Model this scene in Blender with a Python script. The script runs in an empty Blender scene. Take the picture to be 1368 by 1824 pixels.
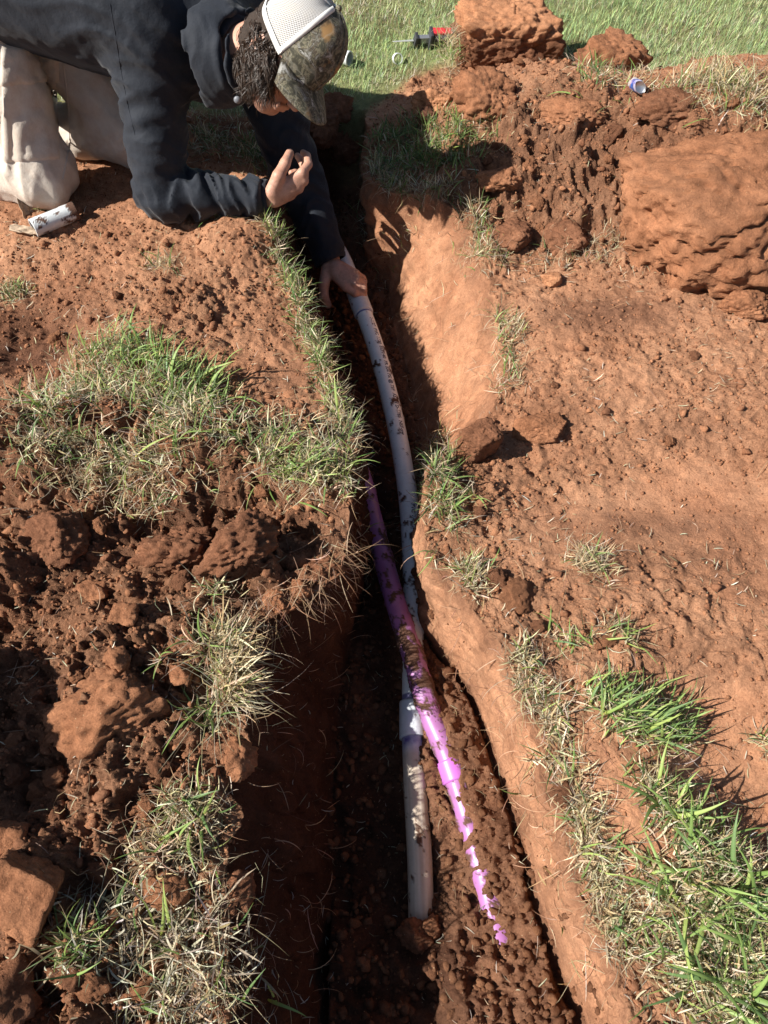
import bpy, math, random
import numpy as np
from mathutils import Vector, Matrix

# ---------------------------------------------------------------- camera, world, sun, exposure
R = math.radians
scene = bpy.context.scene
COL = scene.collection
CAM_H, PITCH, FPX, CX, CY = 1.25, R(57.0), 1300.0, 684.0, 912.0
cam_d = bpy.data.cameras.new('camera')
cam = bpy.data.objects.new('camera', cam_d)
COL.objects.link(cam)
cam.location = (0, 0, CAM_H)
cam.rotation_euler = (math.pi/2 - PITCH, 0, 0)
cam_d.sensor_fit = 'VERTICAL'
cam_d.sensor_height = 24.0
cam_d.lens = 24.0 * FPX / 1824.0
cam_d.clip_start = 0.02
cam_d.clip_end = 500
scene.camera = cam

SUN_EL, SUN_AZ = R(41.0), R(17.0)      # AZ: heading in which the light travels, from +x towards +y
sun_dir = Vector((math.cos(SUN_AZ)*math.cos(SUN_EL), math.sin(SUN_AZ)*math.cos(SUN_EL), -math.sin(SUN_EL)))
world = bpy.data.worlds.new('World')
scene.world = world
world.use_nodes = True
wn = world.node_tree
sky = wn.nodes.new('ShaderNodeTexSky')
sky.sky_type = 'NISHITA'
sky.sun_disc = False
sky.sun_elevation = SUN_EL
sky.sun_rotation = math.atan2(-sun_dir.x, -sun_dir.y)
bg = wn.nodes['Background']
wn.links.new(sky.outputs[0], bg.inputs[0])
bg.inputs[1].default_value = 0.045
sl = bpy.data.lights.new('sun', 'SUN')
sl.energy = 4.8
sl.angle = R(0.5)
sl.color = (1.0, 0.955, 0.88)
so = bpy.data.objects.new('sun', sl)
so.rotation_euler = sun_dir.to_track_quat('-Z', 'Y').to_euler()
so.location = (-3, -2, 4)
COL.objects.link(so)
scene.view_settings.view_transform = 'Standard'
scene.view_settings.look = 'None'
scene.view_settings.exposure = 0.98
scene.view_settings.gamma = 1.0
scene.render.engine = 'CYCLES'
scene.cycles.max_bounces = 6
scene.cycles.transparent_max_bounces = 6

rng = np.random.default_rng(7)
random.seed(7)

# ---------------------------------------------------------------- measuring from the camera
SP, CP = math.sin(PITCH), math.cos(PITCH)
def ray(px, py):
    u = (px-CX)/FPX; v = (py-CY)/FPX
    return np.array([u, CP - v*SP, -(SP + v*CP)])
def atz(px, py, z=0.0):
    d = ray(px, py); t = (z-CAM_H)/d[2]
    return np.array([0, 0, CAM_H]) + d*t
def att(px, py, t):
    return np.array([0, 0, CAM_H]) + ray(px, py)*t

# ---------------------------------------------------------------- noise
_perm = np.random.default_rng(3).permutation(256).astype(np.int32)
_perm = np.concatenate([_perm, _perm, _perm])
_g = np.random.default_rng(5).normal(size=(256, 3)); _g /= np.linalg.norm(_g, axis=1)[:, None]
_g = _g.astype(np.float32)
def pn(x, y, z=0.0):
    x = np.asarray(x, np.float32); y = np.asarray(y, np.float32); z = np.zeros_like(x) + np.float32(z) if np.isscalar(z) else np.asarray(z, np.float32)
    xi = np.floor(x); yi = np.floor(y); zi = np.floor(z)
    fx, fy, fz = x-xi, y-yi, z-zi
    X = xi.astype(np.int32) & 255; Y = yi.astype(np.int32) & 255; Z = zi.astype(np.int32) & 255
    sx = fx*fx*(3-2*fx); sy = fy*fy*(3-2*fy); sz = fz*fz*(3-2*fz)
    out = np.zeros_like(x)
    for dx in (0, 1):
        a = _perm[X+dx]
        wx = sx if dx else 1-sx
        for dy in (0, 1):
            b = _perm[a+Y+dy]
            wy = sy if dy else 1-sy
            for dz in (0, 1):
                g = _g[_perm[b+Z+dz]]
                wz = sz if dz else 1-sz
                out += wx*wy*wz*(g[..., 0]*(fx-dx)+g[..., 1]*(fy-dy)+g[..., 2]*(fz-dz))
    return out*1.6
def fbm(x, y, z, f, octs=4, gain=0.5):
    o = 0; a = 1.0
    for i in range(octs):
        o = o + a*pn(x*f+17.3*i, y*f-9.1*i, z*f+4.7*i if not np.isscalar(z) else z*f+4.7*i)
        a *= gain; f *= 2.03
    return o
def _h(i, j, k):
    n = (i.astype(np.int64)*374761393 + j.astype(np.int64)*668265263 + k*974634777) & 0xffffffff
    n = ((n ^ (n >> 13))*1274126177) & 0xffffffff
    n = (n ^ (n >> 16)) & 0xffff
    return n.astype(np.float32)/65535.0
def lumps(x, y, s, seed=0, dens=0.8, wob=0.35):
    """rounded clods lying side by side, height in metres (0 .. ~s/2)"""
    wx = x + wob*s*pn(x/s*1.3, y/s*1.3, seed+.5); wy = y + wob*s*pn(x/s*1.3+9, y/s*1.3, seed+7.5)
    wx = wx+.22*s*pn(x/s*4.1, y/s*4.1, seed+1.5); wy = wy+.22*s*pn(x/s*4.1+3, y/s*4.1, seed+2.5)
    i0 = np.floor(wx/s).astype(np.int32); j0 = np.floor(wy/s).astype(np.int32)
    out = np.zeros_like(wx)
    for di in (-1, 0, 1):
        for dj in (-1, 0, 1):
            i = i0+di; j = j0+dj
            cx = (i+_h(i, j, seed*7+1))*s; cy = (j+_h(i, j, seed*7+2))*s
            r = s*(0.28+0.5*_h(i, j, seed*7+3)**2)
            on = _h(i, j, seed*7+4) < dens
            q = r*r-(wx-cx)**2-(wy-cy)**2
            h = np.sqrt(np.maximum(q, 0))*on*(0.6+0.5*_h(i, j, seed*7+5))
            out = np.maximum(out, h)
    return out
def sstep(a, b, x):
    t = np.clip((x-a)/(b-a), 0, 1); return t*t*(3-2*t)

# ---------------------------------------------------------------- object helpers
def mesh_obj(name, verts, faces, mat=None, parent=None, smooth=True, cols=None, link=True):
    me = bpy.data.meshes.new(name)
    verts = np.asarray(verts, np.float32).reshape(-1, 3)
    if isinstance(faces, np.ndarray) and faces.ndim == 2:
        n, k = faces.shape
        me.vertices.add(len(verts)); me.vertices.foreach_set('co', verts.ravel())
        me.loops.add(n*k); me.loops.foreach_set('vertex_index', faces.astype(np.int32).ravel())
        me.polygons.add(n)
        me.polygons.foreach_set('loop_start', np.arange(0, n*k, k, dtype=np.int32))
        me.polygons.foreach_set('loop_total', np.full(n, k, np.int32))
        me.update(calc_edges=True)
    else:
        me.from_pydata([tuple(map(float, v)) for v in verts], [], [tuple(int(i) for i in f) for f in faces]); me.update()
    if smooth:
        me.polygons.foreach_set('use_smooth', np.ones(len(me.polygons), bool))
    if cols is not None:
        at = me.color_attributes.new('tint', 'FLOAT_COLOR', 'POINT')
        c = np.ones((len(verts), 4), np.float32); c[:, :cols.shape[1]] = cols
        at.data.foreach_set('color', c.ravel())
    if mat: me.materials.append(mat)
    if not link: return me
    o = bpy.data.objects.new(name, me)
    COL.objects.link(o)
    if parent is not None:
        o.parent = parent
    return o
def tag(o, label=None, cat=None, group=None, kind=None):
    if label: o['label'] = label
    if cat: o['category'] = cat
    if group: o['group'] = group
    if kind: o['kind'] = kind
    return o
def empty(name, loc, label, cat, group=None):
    o = bpy.data.objects.new(name, None); COL.objects.link(o); o.location = tuple(float(v) for v in loc)
    o.empty_display_size = 0.05
    return tag(o, label, cat, group)
def localise(o, root):
    """the mesh was written in world coordinates: keep it there under a moved parent"""
    o.parent = root
    o.matrix_parent_inverse = Matrix.Translation(root.location).inverted() @ Matrix()
    return o

class NT:
    def __init__(s, name):
        s.m = bpy.data.materials.new(name); s.m.use_nodes = True
        s.t = s.m.node_tree; s.b = s.t.nodes['Principled BSDF']
    def n(s, kind, **kw):
        nd = s.t.nodes.new(kind)
        for k, v in kw.items():
            if k.startswith('i_'):
                key = k[2:].replace('_', ' ')
                nd.inputs[key].default_value = v
            else: setattr(nd, k, v)
        return nd
    def l(s, a, b): s.t.links.new(a, b)
    def ramp(s, fac, stops):
        r = s.n('ShaderNodeValToRGB'); s.l(fac, r.inputs[0])
        e = r.color_ramp.elements
        while len(e) < len(stops): e.new(0.5)
        for el, (p, c) in zip(e, stops):
            el.position = p; el.color = tuple(c)+(1,) if len(c) == 3 else c
        return r.outputs[0]
    def noise(s, scale, detail=4, rough=0.55, vec=None):
        nd = s.n('ShaderNodeTexNoise'); nd.inputs['Scale'].default_value = scale
        nd.inputs['Detail'].default_value = detail; nd.inputs['Roughness'].default_value = rough
        if vec is not None: s.l(vec, nd.inputs['Vector'])
        return nd.outputs['Fac']
    def mix(s, fac, a, b, mode='MIX'):
        nd = s.n('ShaderNodeMix', data_type='RGBA', blend_type=mode)
        for sock, v in ((nd.inputs[0], fac), (nd.inputs[6], a), (nd.inputs[7], b)):
            if hasattr(v, 'is_linked'): s.l(v, sock)
            else: sock.default_value = v if not isinstance(v, tuple) else (v+(1,))[:4]
        return nd.outputs[2]
    def bump(s, h, dist, strength=1.0, normal=None):
        nd = s.n('ShaderNodeBump'); nd.inputs['Distance'].default_value = dist; nd.inputs['Strength'].default_value = strength
        s.l(h, nd.inputs['Height'])
        if normal is not None: s.l(normal, nd.inputs['Normal'])
        return nd.outputs[0]
    def obj(s):
        return s.n('ShaderNodeTexCoord').outputs['Object']
    def math(s, op, a, b=0.0):
        nd = s.n('ShaderNodeMath', operation=op)
        for sock, v in ((nd.inputs[0], a), (nd.inputs[1], b)):
            if hasattr(v, 'is_linked'): s.l(v, sock)
            else: sock.default_value = v
        return nd.outputs[0]
def simple_mat(name, col, rough=0.6, metal=0.0, nscale=0, namp=0.15, bump=0.0):
    k = NT(name); k.b.inputs['Roughness'].default_value = rough; k.b.inputs['Metallic'].default_value = metal
    if nscale:
        f = k.noise(nscale, 4, .6, k.obj())
        c = k.ramp(f, [(0.3, tuple(v*(1-namp) for v in col)), (0.7, tuple(min(1, v*(1+namp)) for v in col))])
        k.l(c, k.b.inputs['Base Color'])
        if bump: k.l(k.bump(f, bump), k.b.inputs['Normal'])
    else: k.b.inputs['Base Color'].default_value = tuple(col)+(1,)
    return k.m

# ---------------------------------------------------------------- materials
def soil_material():
    k = NT('red_soil'); co = k.obj()
    a = k.n('ShaderNodeVertexColor', layer_name='tint').outputs['Color']
    n1 = k.noise(38, 6, .7, co); n2 = k.noise(260, 5, .75, co); n3 = k.noise(9, 4, .6, co)
    f1 = k.ramp(n1, [(.3, (.72, .70, .68)), (.5, (1, 1, 1)), (.72, (1.22, 1.2, 1.15))])
    f2 = k.ramp(n2, [(.3, (.66, .62, .6)), (.5, (1, 1, 1)), (.75, (1.3, 1.28, 1.25))])
    f3 = k.ramp(n3, [(.35, (.86, .83, .82)), (.65, (1.1, 1.12, 1.14))])
    c = k.mix(1.0, k.mix(1.0, k.mix(1.0, a, f1, 'MULTIPLY'), f2, 'MULTIPLY'), f3, 'MULTIPLY')
    # bits of straw and grit caught in the surface
    v = k.n('ShaderNodeTexVoronoi', feature='F1'); v.inputs['Scale'].default_value = 150; k.l(co, v.inputs['Vector'])
    sp = k.math('LESS_THAN', v.outputs['Distance'], 0.16)
    rnd = k.n('ShaderNodeSeparateColor'); k.l(v.outputs['Color'], rnd.inputs[0])
    sp = k.math('MULTIPLY', sp, k.math('GREATER_THAN', rnd.outputs[0], 0.9))
    c = k.mix(k.math('MULTIPLY', sp, 0.55), c, (.5, .36, .22))
    k.l(c, k.b.inputs['Base Color'])
    k.b.inputs['Roughness'].default_value = 0.95
    k.b.inputs['Specular IOR Level'].default_value = 0.12
    al = k.n('ShaderNodeVertexColor', layer_name='tint').outputs['Alpha']
    b1 = k.bump(n2, .005, 1.0)
    nb = k.bump(k.noise(90, 6, .75, co), .011, 1.0, b1)
    bb = [n for n in k.t.nodes if n.type == 'BUMP']
    for n in bb: k.l(al, n.inputs['Strength'])
    k.l(nb, k.b.inputs['Normal'])
    return k.m
M_SOIL = soil_material()
def blade_material():
    k = NT('grass_blade')
    a = k.n('ShaderNodeVertexColor', layer_name='tint').outputs['Color']
    f = k.ramp(k.noise(300, 3, .6, k.obj()), [(.3, (.8, .8, .8)), (.7, (1.15, 1.15, 1.1))])
    c = k.mix(1.0, a, f, 'MULTIPLY')
    k.l(c, k.b.inputs['Base Color']); k.b.inputs['Roughness'].default_value = 0.5
    k.b.inputs['Specular IOR Level'].default_value = 0.35
    tr = k.n('ShaderNodeBsdfTranslucent'); k.l(c, tr.inputs['Color'])
    mx = k.n('ShaderNodeMixShader'); mx.inputs[0].default_value = .28
    out = k.t.nodes['Material Output']
    k.l(k.b.outputs[0], mx.inputs[1]); k.l(tr.outputs[0], mx.inputs[2]); k.l(mx.outputs[0], out.inputs[0])
    return k.m
M_BLADE = blade_material()

# ---------------------------------------------------------------- terrain
def poly(pts, z=0.0):
    w = np.array([atz(a, b, z)[:2] for a, b in pts])
    w = w[np.argsort(w[:, 1])]
    return w
LR = poly([(548, 190), (520, 250), (478, 395), (500, 460), (530, 520), (560, 600), (590, 670), (618, 740), (632, 800), (638, 860), (622, 940), (602, 1000),
           (580, 1040), (530, 1078), (475, 1105), (445, 1135), (428, 1190), (412, 1250), (428, 1320), (412, 1400), (432, 1470), (408, 1560), (425, 1640), (410, 1730), (430, 1824)])
RR = poly([(655, 190), (650, 250), (656, 325), (690, 345), (750, 362), (812, 388), (850, 470), (878, 560), (892, 640), (880, 720), (830, 775), (758, 850),
           (752, 930), (765, 1000), (828, 1080), (892, 1160), (935, 1280), (980, 1400), (1026, 1560), (1088, 1730), (1130, 1824)])
DEPTH = 0.335
RB = poly([(672, 380), (680, 440), (690, 520), (705, 600), (738, 690), (752, 770), (748, 850), (752, 930), (762, 1010), (800, 1150), (852, 1290),
           (900, 1420), (950, 1560), (1030, 1680), (1110, 1824)], -DEPTH)
LB = poly([(560, 330), (560, 420), (575, 520), (600, 620), (625, 720), (640, 800), (640, 900), (640, 1000), (628, 1120), (604, 1220), (594, 1400), (590, 1824)], -DEPTH)
Y_END = atz(600, 200)[1]
def xl_rim(y): return np.interp(y, LR[:, 1], LR[:, 0])
def xr_rim(y): return np.interp(y, RR[:, 1], RR[:, 0])
def xl_base(y): return np.interp(y, LB[:, 1], LB[:, 0])
def xr_base(y): return np.interp(y, RB[:, 1], RB[:, 0])

def lawn_edge():
    pts = [(-900, 175), (0, 190), (120, 190), (350, 205), (480, 215), (560, 190), (640, 200), (690, 172), (740, 140), (800, 120), (1000, 110),
           (1130, 150), (1190, 190), (1290, 175), (1368, 165), (2300, 150)]
    w = np.array([atz(a, b)[:2] for a, b in pts]); return w[np.argsort(w[:, 0])]
LE = lawn_edge()
def lawn_y(x): return np.interp(x, LE[:, 0], LE[:, 1])

FLAP = np.array([atz(a, b, .06)[:2] for a, b in [(-80, 800), (60, 790), (210, 790), (330, 800), (470, 815), (635, 850)]])
def seg_dist(x, y, P):
    best = np.full(x.shape, 1e9); sgn = np.zeros(x.shape)
    for (a, b) in zip(P[:-1], P[1:]):
        d = b-a; t = np.clip(((x-a[0])*d[0]+(y-a[1])*d[1])/(d@d), 0, 1)
        ex = x-(a[0]+t*d[0]); ey = y-(a[1]+t*d[1]); q = np.hypot(ex, ey)
        m = q < best; best = np.where(m, q, best); sgn = np.where(m, ey, sgn)
    return best, sgn
def G(x, y, c, rx, ry, rot=0.0, p=1.0):
    cs, sn = math.cos(rot), math.sin(rot)
    dx, dy = x-c[0], y-c[1]
    u = (dx*cs+dy*sn)/rx; w = (-dx*sn+dy*cs)/ry
    return np.exp(-(u*u+w*w)**p)
def plates(x, y, s, seed=0, wob=.5):
    '''angular broken pieces: every cell its own height and tilt'''
    wx = x+wob*s*pn(x/s*.9, y/s*.9, seed+.3)+.12*s*pn(x/s*4, y/s*4, seed+2.); wy = y+wob*s*pn(x/s*.9+5, y/s*.9, seed+4.3)+.12*s*pn(x/s*4+3, y/s*4, seed+2.)
    i0 = np.floor(wx/s).astype(np.int32); j0 = np.floor(wy/s).astype(np.int32)
    best = np.full(x.shape, 1e9); out = np.zeros(x.shape)
    for di in (-1, 0, 1):
        for dj in (-1, 0, 1):
            i = i0+di; j = j0+dj
            cx = (i+.1+.8*_h(i, j, seed*11+1))*s; cy = (j+.1+.8*_h(i, j, seed*11+2))*s
            dx, dy = wx-cx, wy-cy; d = dx*dx+dy*dy
            h = (_h(i, j, seed*11+3)-.5)*.8*s+dx*(_h(i, j, seed*11+4)-.5)*1.1+dy*(_h(i, j, seed*11+5)-.5)*1.1
            m = d < best; best = np.where(m, d, best); out = np.where(m, h, out)
    return out
PP = [(628, 800, -.262), (648, 860, -.256), (668, 940, -.246), (692, 1030, -.238), (716, 1110, -.232), (742, 1190, -.240), (766, 1270, -.247), (792, 1330, -.255), (815, 1395, -.260), (838, 1470, -.266),
      (860, 1550, -.270), (884, 1640, -.273), (900, 1700, -.295)]
PPW = np.array([atz(*p) for p in PP])
def surface_z(x, y):
    """ground level away from the trench, and the roughness there"""
    z = 0.018*fbm(x, y, 0.3, 2.6, 3)
    z = z + 0.16*G(x, y, (.95, 2.06), .72, .36, 0, 1.7)
    z = z + 0.10*G(x, y, (1.06, 2.02), .42, .25, 0, 1.8)
    z = z + 0.07*G(x, y, (.42, 2.18), .26, .22, 0, 1.4)
    z = z + 0.05*G(x, y, (.33, 2.3), .2, .1, 0, 1.2)
    z = z - 0.05*G(x, y, atz(1345, 1400)[:2], .13, .24, R(20), 1.5)
    z = z + 0.03*G(x, y, atz(1210, 1450)[:2], .10, .30, R(38), 1.3)
    z = z - 0.02*G(x, y, atz(1230, 900)[:2], .3, .2, 0, 1.5)
    z = z + 0.02*G(x, y, atz(330, 560)[:2], .3, .25, 0, 1)
    z = z - 0.06*G(x, y, atz(45, 600)[:2], .13, .11, 0, 1.8)
    z = z + 0.035*G(x, y, atz(190, 1220)[:2], .13, .12, R(20), 1.4)
    z = z - 0.03*G(x, y, atz(40, 1200)[:2], .1, .2, 0, 1.4)
    z = z + 0.04*G(x, y, atz(40, 1600)[:2], .09, .08, 0, 1.6)
    d, s = seg_dist(x, y, FLAP)
    w = np.where(s < 0, .085, .16)
    z = z + 0.085*np.exp(-(d/w)**np.where(s < 0, 4, 2.2))
    z = z + .05*G(x, y, (-.385, 1.635), .10, .11, 0, 1.4)
    # unseen mounds added left of and behind the camera to cast shadows into view
    z = z + 0.42*G(x, y, (-1.02, .20), .17, .30, R(-8), 1.5)
    z = z + 0.50*G(x, y, (-.60, -.40), .26, .15, R(15), 1.3)
    return z
def lumpiness(x, y):
    """0 .. 1 how cloddy"""
    a = 0.38 + .34*fbm(x, y, 4.4, 3.2, 3)
    a = np.maximum(a, .1)
    left = sstep(0.02, -.12, x-xl_rim(y))
    nearl = left*sstep(1.02, .8, y)
    a = a + .75*nearl
    d, s = seg_dist(x, y, FLAP); a = a + .6*left*np.exp(-(d/.16)**2)
    a = a + .55*G(x, y, (.5, 1.85), .4, .3, 0, 1.5)
    a = a + .5*G(x, y, (1.3, 1.7), .4, .3, 0, 1.5)
    a = a - .28*G(x, y, atz(1200, 900)[:2], .30, .10, R(8), 1.5)
    a = a - .22*G(x, y, atz(1080, 560)[:2], .22, .09, 0, 1.5)
    a = a - .3*G(x, y, atz(1330, 1300)[:2], .14, .1, 0, 1.5)
    a = a + .2*G(x, y, atz(900, 850)[:2], .18, .12, 0, 1.5)
    lawn = sstep(-.03, .05, y-lawn_y(x))
    a = a*(1-lawn)+.12*lawn
    return np.clip(a, 0.03, 1.2)
def detail_z(x, y, A):
    g = 0.012*fbm(x, y, 1.7, 8, 3)*A
    g = g + A*0.62*lumps(x, y, .075, 1, .55)*sstep(.45, .95, A)
    g = g + A*0.34*lumps(x, y, .034, 2, .6)*sstep(.40, .75, A)
    g = g + (A*.5+.08)*0.8*lumps(x, y, .015, 3, .55)*(.15+.85*sstep(.45, .8, A))
    g = g + (A*.8+.12)*0.013*fbm(x, y, 4.1, 30, 5, .66)
    r = fbm(x, y, 1.1, 16, 4, .6); g = g + A*.012*(1-2*np.abs(r))
    g = g + A*.30*plates(x, y, .105, 13)*sstep(.5, .9, A)
    g = g + A*.46*plates(x, y, .052, 3)*sstep(-.3, .3, pn(x*6, y*6, 2.2)+A-.5) + A*.36*plates(x, y, .021, 4)
    # cracks
    c = np.abs(pn(x*7, y*7, 3.3)+.5*pn(x*19, y*19, 8.1))
    g = g - A*0.016*np.exp(-(c/.05)**2)*sstep(.0, .4, pn(x*3, y*3, 12.))
    return g
def build_ground():
    # rows: closer together near the camera
    ys = [-1.2, -.95, -.75]; y = -.62
    while y < 4.3:
        ys.append(y)
        t = max(1.0, 1.25*SP+y*CP)
        y += (.0021*t if -.12 < y < 2.7 else .012) if y < 3.15 else .02
    ys = np.array([-60, -20, -8, -4, -2.4, -1.7]+ys+[4.6, 5.2, 6.5, 9, 14, 25, 60, 200.])
    ny = len(ys)
    nl, nw, nf, nr = 290, 44, 90, 350
    sL = np.linspace(0, 1, nl, endpoint=False)**1.0
    XL0, XR0 = -1.75, 1.95
    lr, rr, lb, rb = xl_rim(ys), xr_rim(ys), xl_base(ys), xr_base(ys)
    lb = np.maximum(lb, lr+.012); rb = np.minimum(rb, rr-.012)
    k = np.ones(5)/5
    def sm(a):
        b = np.convolve(np.pad(a, 2, 'edge'), k, 'valid'); return b
    lr, rr, lb, rb = map(sm, (lr, rr, lb, rb))
    open_ = sstep(Y_END+.02, Y_END-.05, ys)*sstep(-.75, -.62, ys)      # the trench ends at both ends
    inner = 1.15
    # left outside: XL0..lr, denser near the rim
    q = np.linspace(0, 1, nl, endpoint=False)
    q = 1-(1-q)**1.2
    XLs = XL0+(lr[:, None]-XL0)*q[None]
    w = np.linspace(0, 1, nw, endpoint=False)
    XWl = lr[:, None]+(lb-lr)[:, None]*w[None]
    f = np.linspace(0, 1, nf, endpoint=False)
    XF = lb[:, None]+(rb-lb)[:, None]*f[None]
    XWr = rb[:, None]+(rr-rb)[:, None]*w[None]
    q2 = np.linspace(0, 1, nr)**1.2
    XRs = rr[:, None]+(XR0-rr)[:, None]*q2[None]
    X = np.concatenate([XLs, XWl, XF, XWr, XRs], 1)
    Y = np.repeat(ys[:, None], X.shape[1], 1)
    # fraction of depth
    dl = np.zeros((ny, nl)); dr = np.zeros((ny, nr))
    wl = np.repeat(w[None], ny, 0); ff = np.repeat(f[None], ny, 0)
    F = np.concatenate([dl, wl, np.ones_like(ff), 1-wl, dr], 1)
    kind = np.concatenate([np.zeros((ny, nl)), np.ones((ny, nw)), 2+0*ff, 3*np.ones((ny, nw)), 4*np.ones((ny, nr))], 1)
    s_floor = np.concatenate([np.zeros((ny, nl+nw)), ff, np.ones((ny, nw+nr))], 1)
    zs = surface_z(X, Y)
    A = lumpiness(X, Y)
    # the rim's own level carries across the trench mouth
    zrimL = surface_z(lr, ys)[:, None]; zrimR = surface_z(rr, ys)[:, None]
    tt = np.clip((X-lr[:, None])/(rr-lr)[:, None], 0, 1)
    ztop = np.where((kind > 0) & (kind < 4), zrimL*(1-tt)+zrimR*tt, zs)
    det = detail_z(X, Y, A)
    # floor: crumbs, a bank of loose soil on the right that half covers the purple pipe
    bank = sstep(.40, .60, s_floor)*sstep(.78, .5, Y)*.068 + sstep(.55, .9, s_floor)*.02
    crev = np.exp(-((s_floor-.965)/.018)**2)*.05*sstep(.95, .7, Y)*(kind == 2)
    hollow = np.exp(-((s_floor-.0)/.06)**2)*.01
    floor_det = .3*plates(X, Y, .035, 7) + .5*lumps(X, Y, .03, 5, .7)*.55+.45*lumps(X, Y, .013, 6, .6)+.012*fbm(X, Y, 2.2, 14, 4)
    lump_bank = (.30*lumps(X, Y, .05, 9, .6)+.5*plates(X, Y, .03, 8)+.4*plates(X, Y, .013, 18)+.006*fbm(X, Y, 2.9, 60, 3))*np.clip(bank/.05, 0, 1)
    zfl = -DEPTH - .01 + bank + floor_det + lump_bank - crev - hollow + .05*sstep(.1, -.3, Y) + .10*sstep(1.75, 2.25, Y)
    # loose soil heaped against the purple pipe, leaving a strip of it bare
    o_ = np.argsort(PPW[:, 1]); pxx = np.interp(Y, PPW[o_, 1], PPW[o_, 0]); pzz = np.interp(Y, PPW[o_, 1], PPW[o_, 2])
    near = (kind == 2)*sstep(.56, .42, Y)
    rel = X-pxx+.016*fbm(X, Y, 9.1, 26, 3)+.006
    heap = pzz+.0255+.25*lumps(X, Y, .024, 21, .8)+.3*plates(X, Y, .02, 22)+.008*fbm(X, Y, 3.1, 45, 4)
    side = np.exp(-(np.clip(rel-.014, 0, 1)/.075)**2)*sstep(-.012, .008, rel)
    tail = sstep(.13, .09, Y)*np.exp(-((rel)/.05)**2)
    zfl = np.where(near > 0, np.maximum(zfl, zfl*(1-np.maximum(side, tail)*near)+heap*np.maximum(side, tail)*near), zfl)
    zfl = zfl+.075*sstep(.17, .05, Y)*(kind == 2)*(.75+.5*fbm(X, Y, 1.7, 12, 3))*sstep(.75, .45, s_floor)
    Fz = F.copy()
    Dz = Fz*1.0
    # walls: curve slightly, rim broken
    z = ztop*(1-Dz)+zfl*Dz
    rimfade = np.exp(-(F/.12)**2)
    z = z + det*np.where(F > 0, rimfade, 1)*(np.where(kind == 2, 0, 1))
    z = np.where((kind > 0) & (kind < 4), ztop+(z-ztop)*open_[:, None]+det*(1-open_[:, None])*(F > 0), z)
    # horizontal roughness of the walls
    mid = np.sin(np.clip(F, 0, 1)*math.pi)**.6*((kind == 1) | (kind == 3))
    wob = .35*plates(Y, F*.33, .045, 6)*np.where(kind == 1, 1., .45)+.020*fbm(X*0+F*.33, Y, 3.0+X*0, 7, 3)+.008*fbm(F*.33, Y, 1.0+X*0, 28, 3)+.35*lumps(Y, F*.33, .03, 12, .5)*np.where(kind == 1, 1, .3)
    smoothR = np.where(kind == 3, .75+.4*sstep(1.1, 1.6, Y), 1.1)
    X2 = X + np.where(kind == 3, 1, -1)*mid*wob*smoothR*open_[:, None]*np.where(kind == 3, 1, -.9)
    # vertical spade marks on the smooth right wall
    X2 = X2 + (kind == 3)*mid*.004*fbm(Y, F*.04, 2.+0*X, 22, 2)
    # rim edges wander
    rim_w = np.exp(-((X-lr[:, None])/.05)**2)+np.exp(-((X-rr[:, None])/.05)**2)
    X2 = X2 + rim_w*((.014+.010*(X < 0))*fbm(Y, 0*Y, 5.5+X*0, 9, 3)+.011*fbm(Y, 0*Y, 7.5+X*0, 45, 3))*(X > -1.7)*(X < 1.9)*(F < .3)
    # undercut of the sod flap over the trench
    Y2 = Y + np.where(kind == 2, 0, 0)
    # outer columns out to the horizon
    ext = np.array([2.2, 2.6, 3.4, 5, 8, 14, 30, 80, 200.])
    XLo = np.repeat(-ext[::-1][None], ny, 0); XRo = np.repeat(ext[None], ny, 0)
    zo = lambda xx: 0.018*fbm(xx, np.repeat(ys[:, None], xx.shape[1], 1), .3, 2.6, 3)
    ZL, ZR = zo(XLo), zo(XRo)
    X2 = np.concatenate([XLo, X2, XRo], 1); Z = np.concatenate([ZL, z, ZR], 1)
    Yf = np.repeat(ys[:, None], X2.shape[1], 1)
    pad = len(ext)
    Kd = np.pad(kind, ((0, 0), (pad, pad)), mode='edge'); Fp = np.pad(F, ((0, 0), (pad, pad)))
    Ap = np.pad(A, ((0, 0), (pad, pad)), mode='edge'); SF = np.pad(s_floor, ((0, 0), (pad, pad)), mode='edge')
    # colour of the earth, with the trench's shade painted in
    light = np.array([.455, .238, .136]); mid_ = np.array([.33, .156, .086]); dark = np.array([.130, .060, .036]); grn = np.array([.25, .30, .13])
    n = fbm(X2, Yf, 6.6, 3.2, 5, .6)
    n2 = fbm(X2, Yf, 9.6, 11, 4, .6)
    m = np.clip(.58+.62*n+.30*n2, 0, 1)
    drk = .0*X2
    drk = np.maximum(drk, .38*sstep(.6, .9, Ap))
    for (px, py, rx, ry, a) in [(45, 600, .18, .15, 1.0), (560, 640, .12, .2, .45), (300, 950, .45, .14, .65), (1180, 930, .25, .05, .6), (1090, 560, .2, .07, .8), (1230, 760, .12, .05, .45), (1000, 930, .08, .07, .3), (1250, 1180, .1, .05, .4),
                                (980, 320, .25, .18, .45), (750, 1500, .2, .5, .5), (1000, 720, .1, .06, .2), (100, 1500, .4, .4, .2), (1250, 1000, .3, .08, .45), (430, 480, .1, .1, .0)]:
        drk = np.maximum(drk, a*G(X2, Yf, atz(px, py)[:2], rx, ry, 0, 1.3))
    drk = np.where(Kd == 2, .95-.35*sstep(.4, .7, SF), drk)  # floor painted darker on its shaded left side
    drk = np.where(Kd == 1, np.clip(1.+.1*(1-Fp), 0, 1.1), drk)  # left wall painted dark for its shade
    drk = np.where(Kd == 3, np.clip(.14+.42*np.exp(-(Fp/.16)**2)+.25*sstep(.7, .95, Fp)+.25*fbm(X2, Yf, 3.9, 18, 3), 0, .75), drk)
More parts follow.
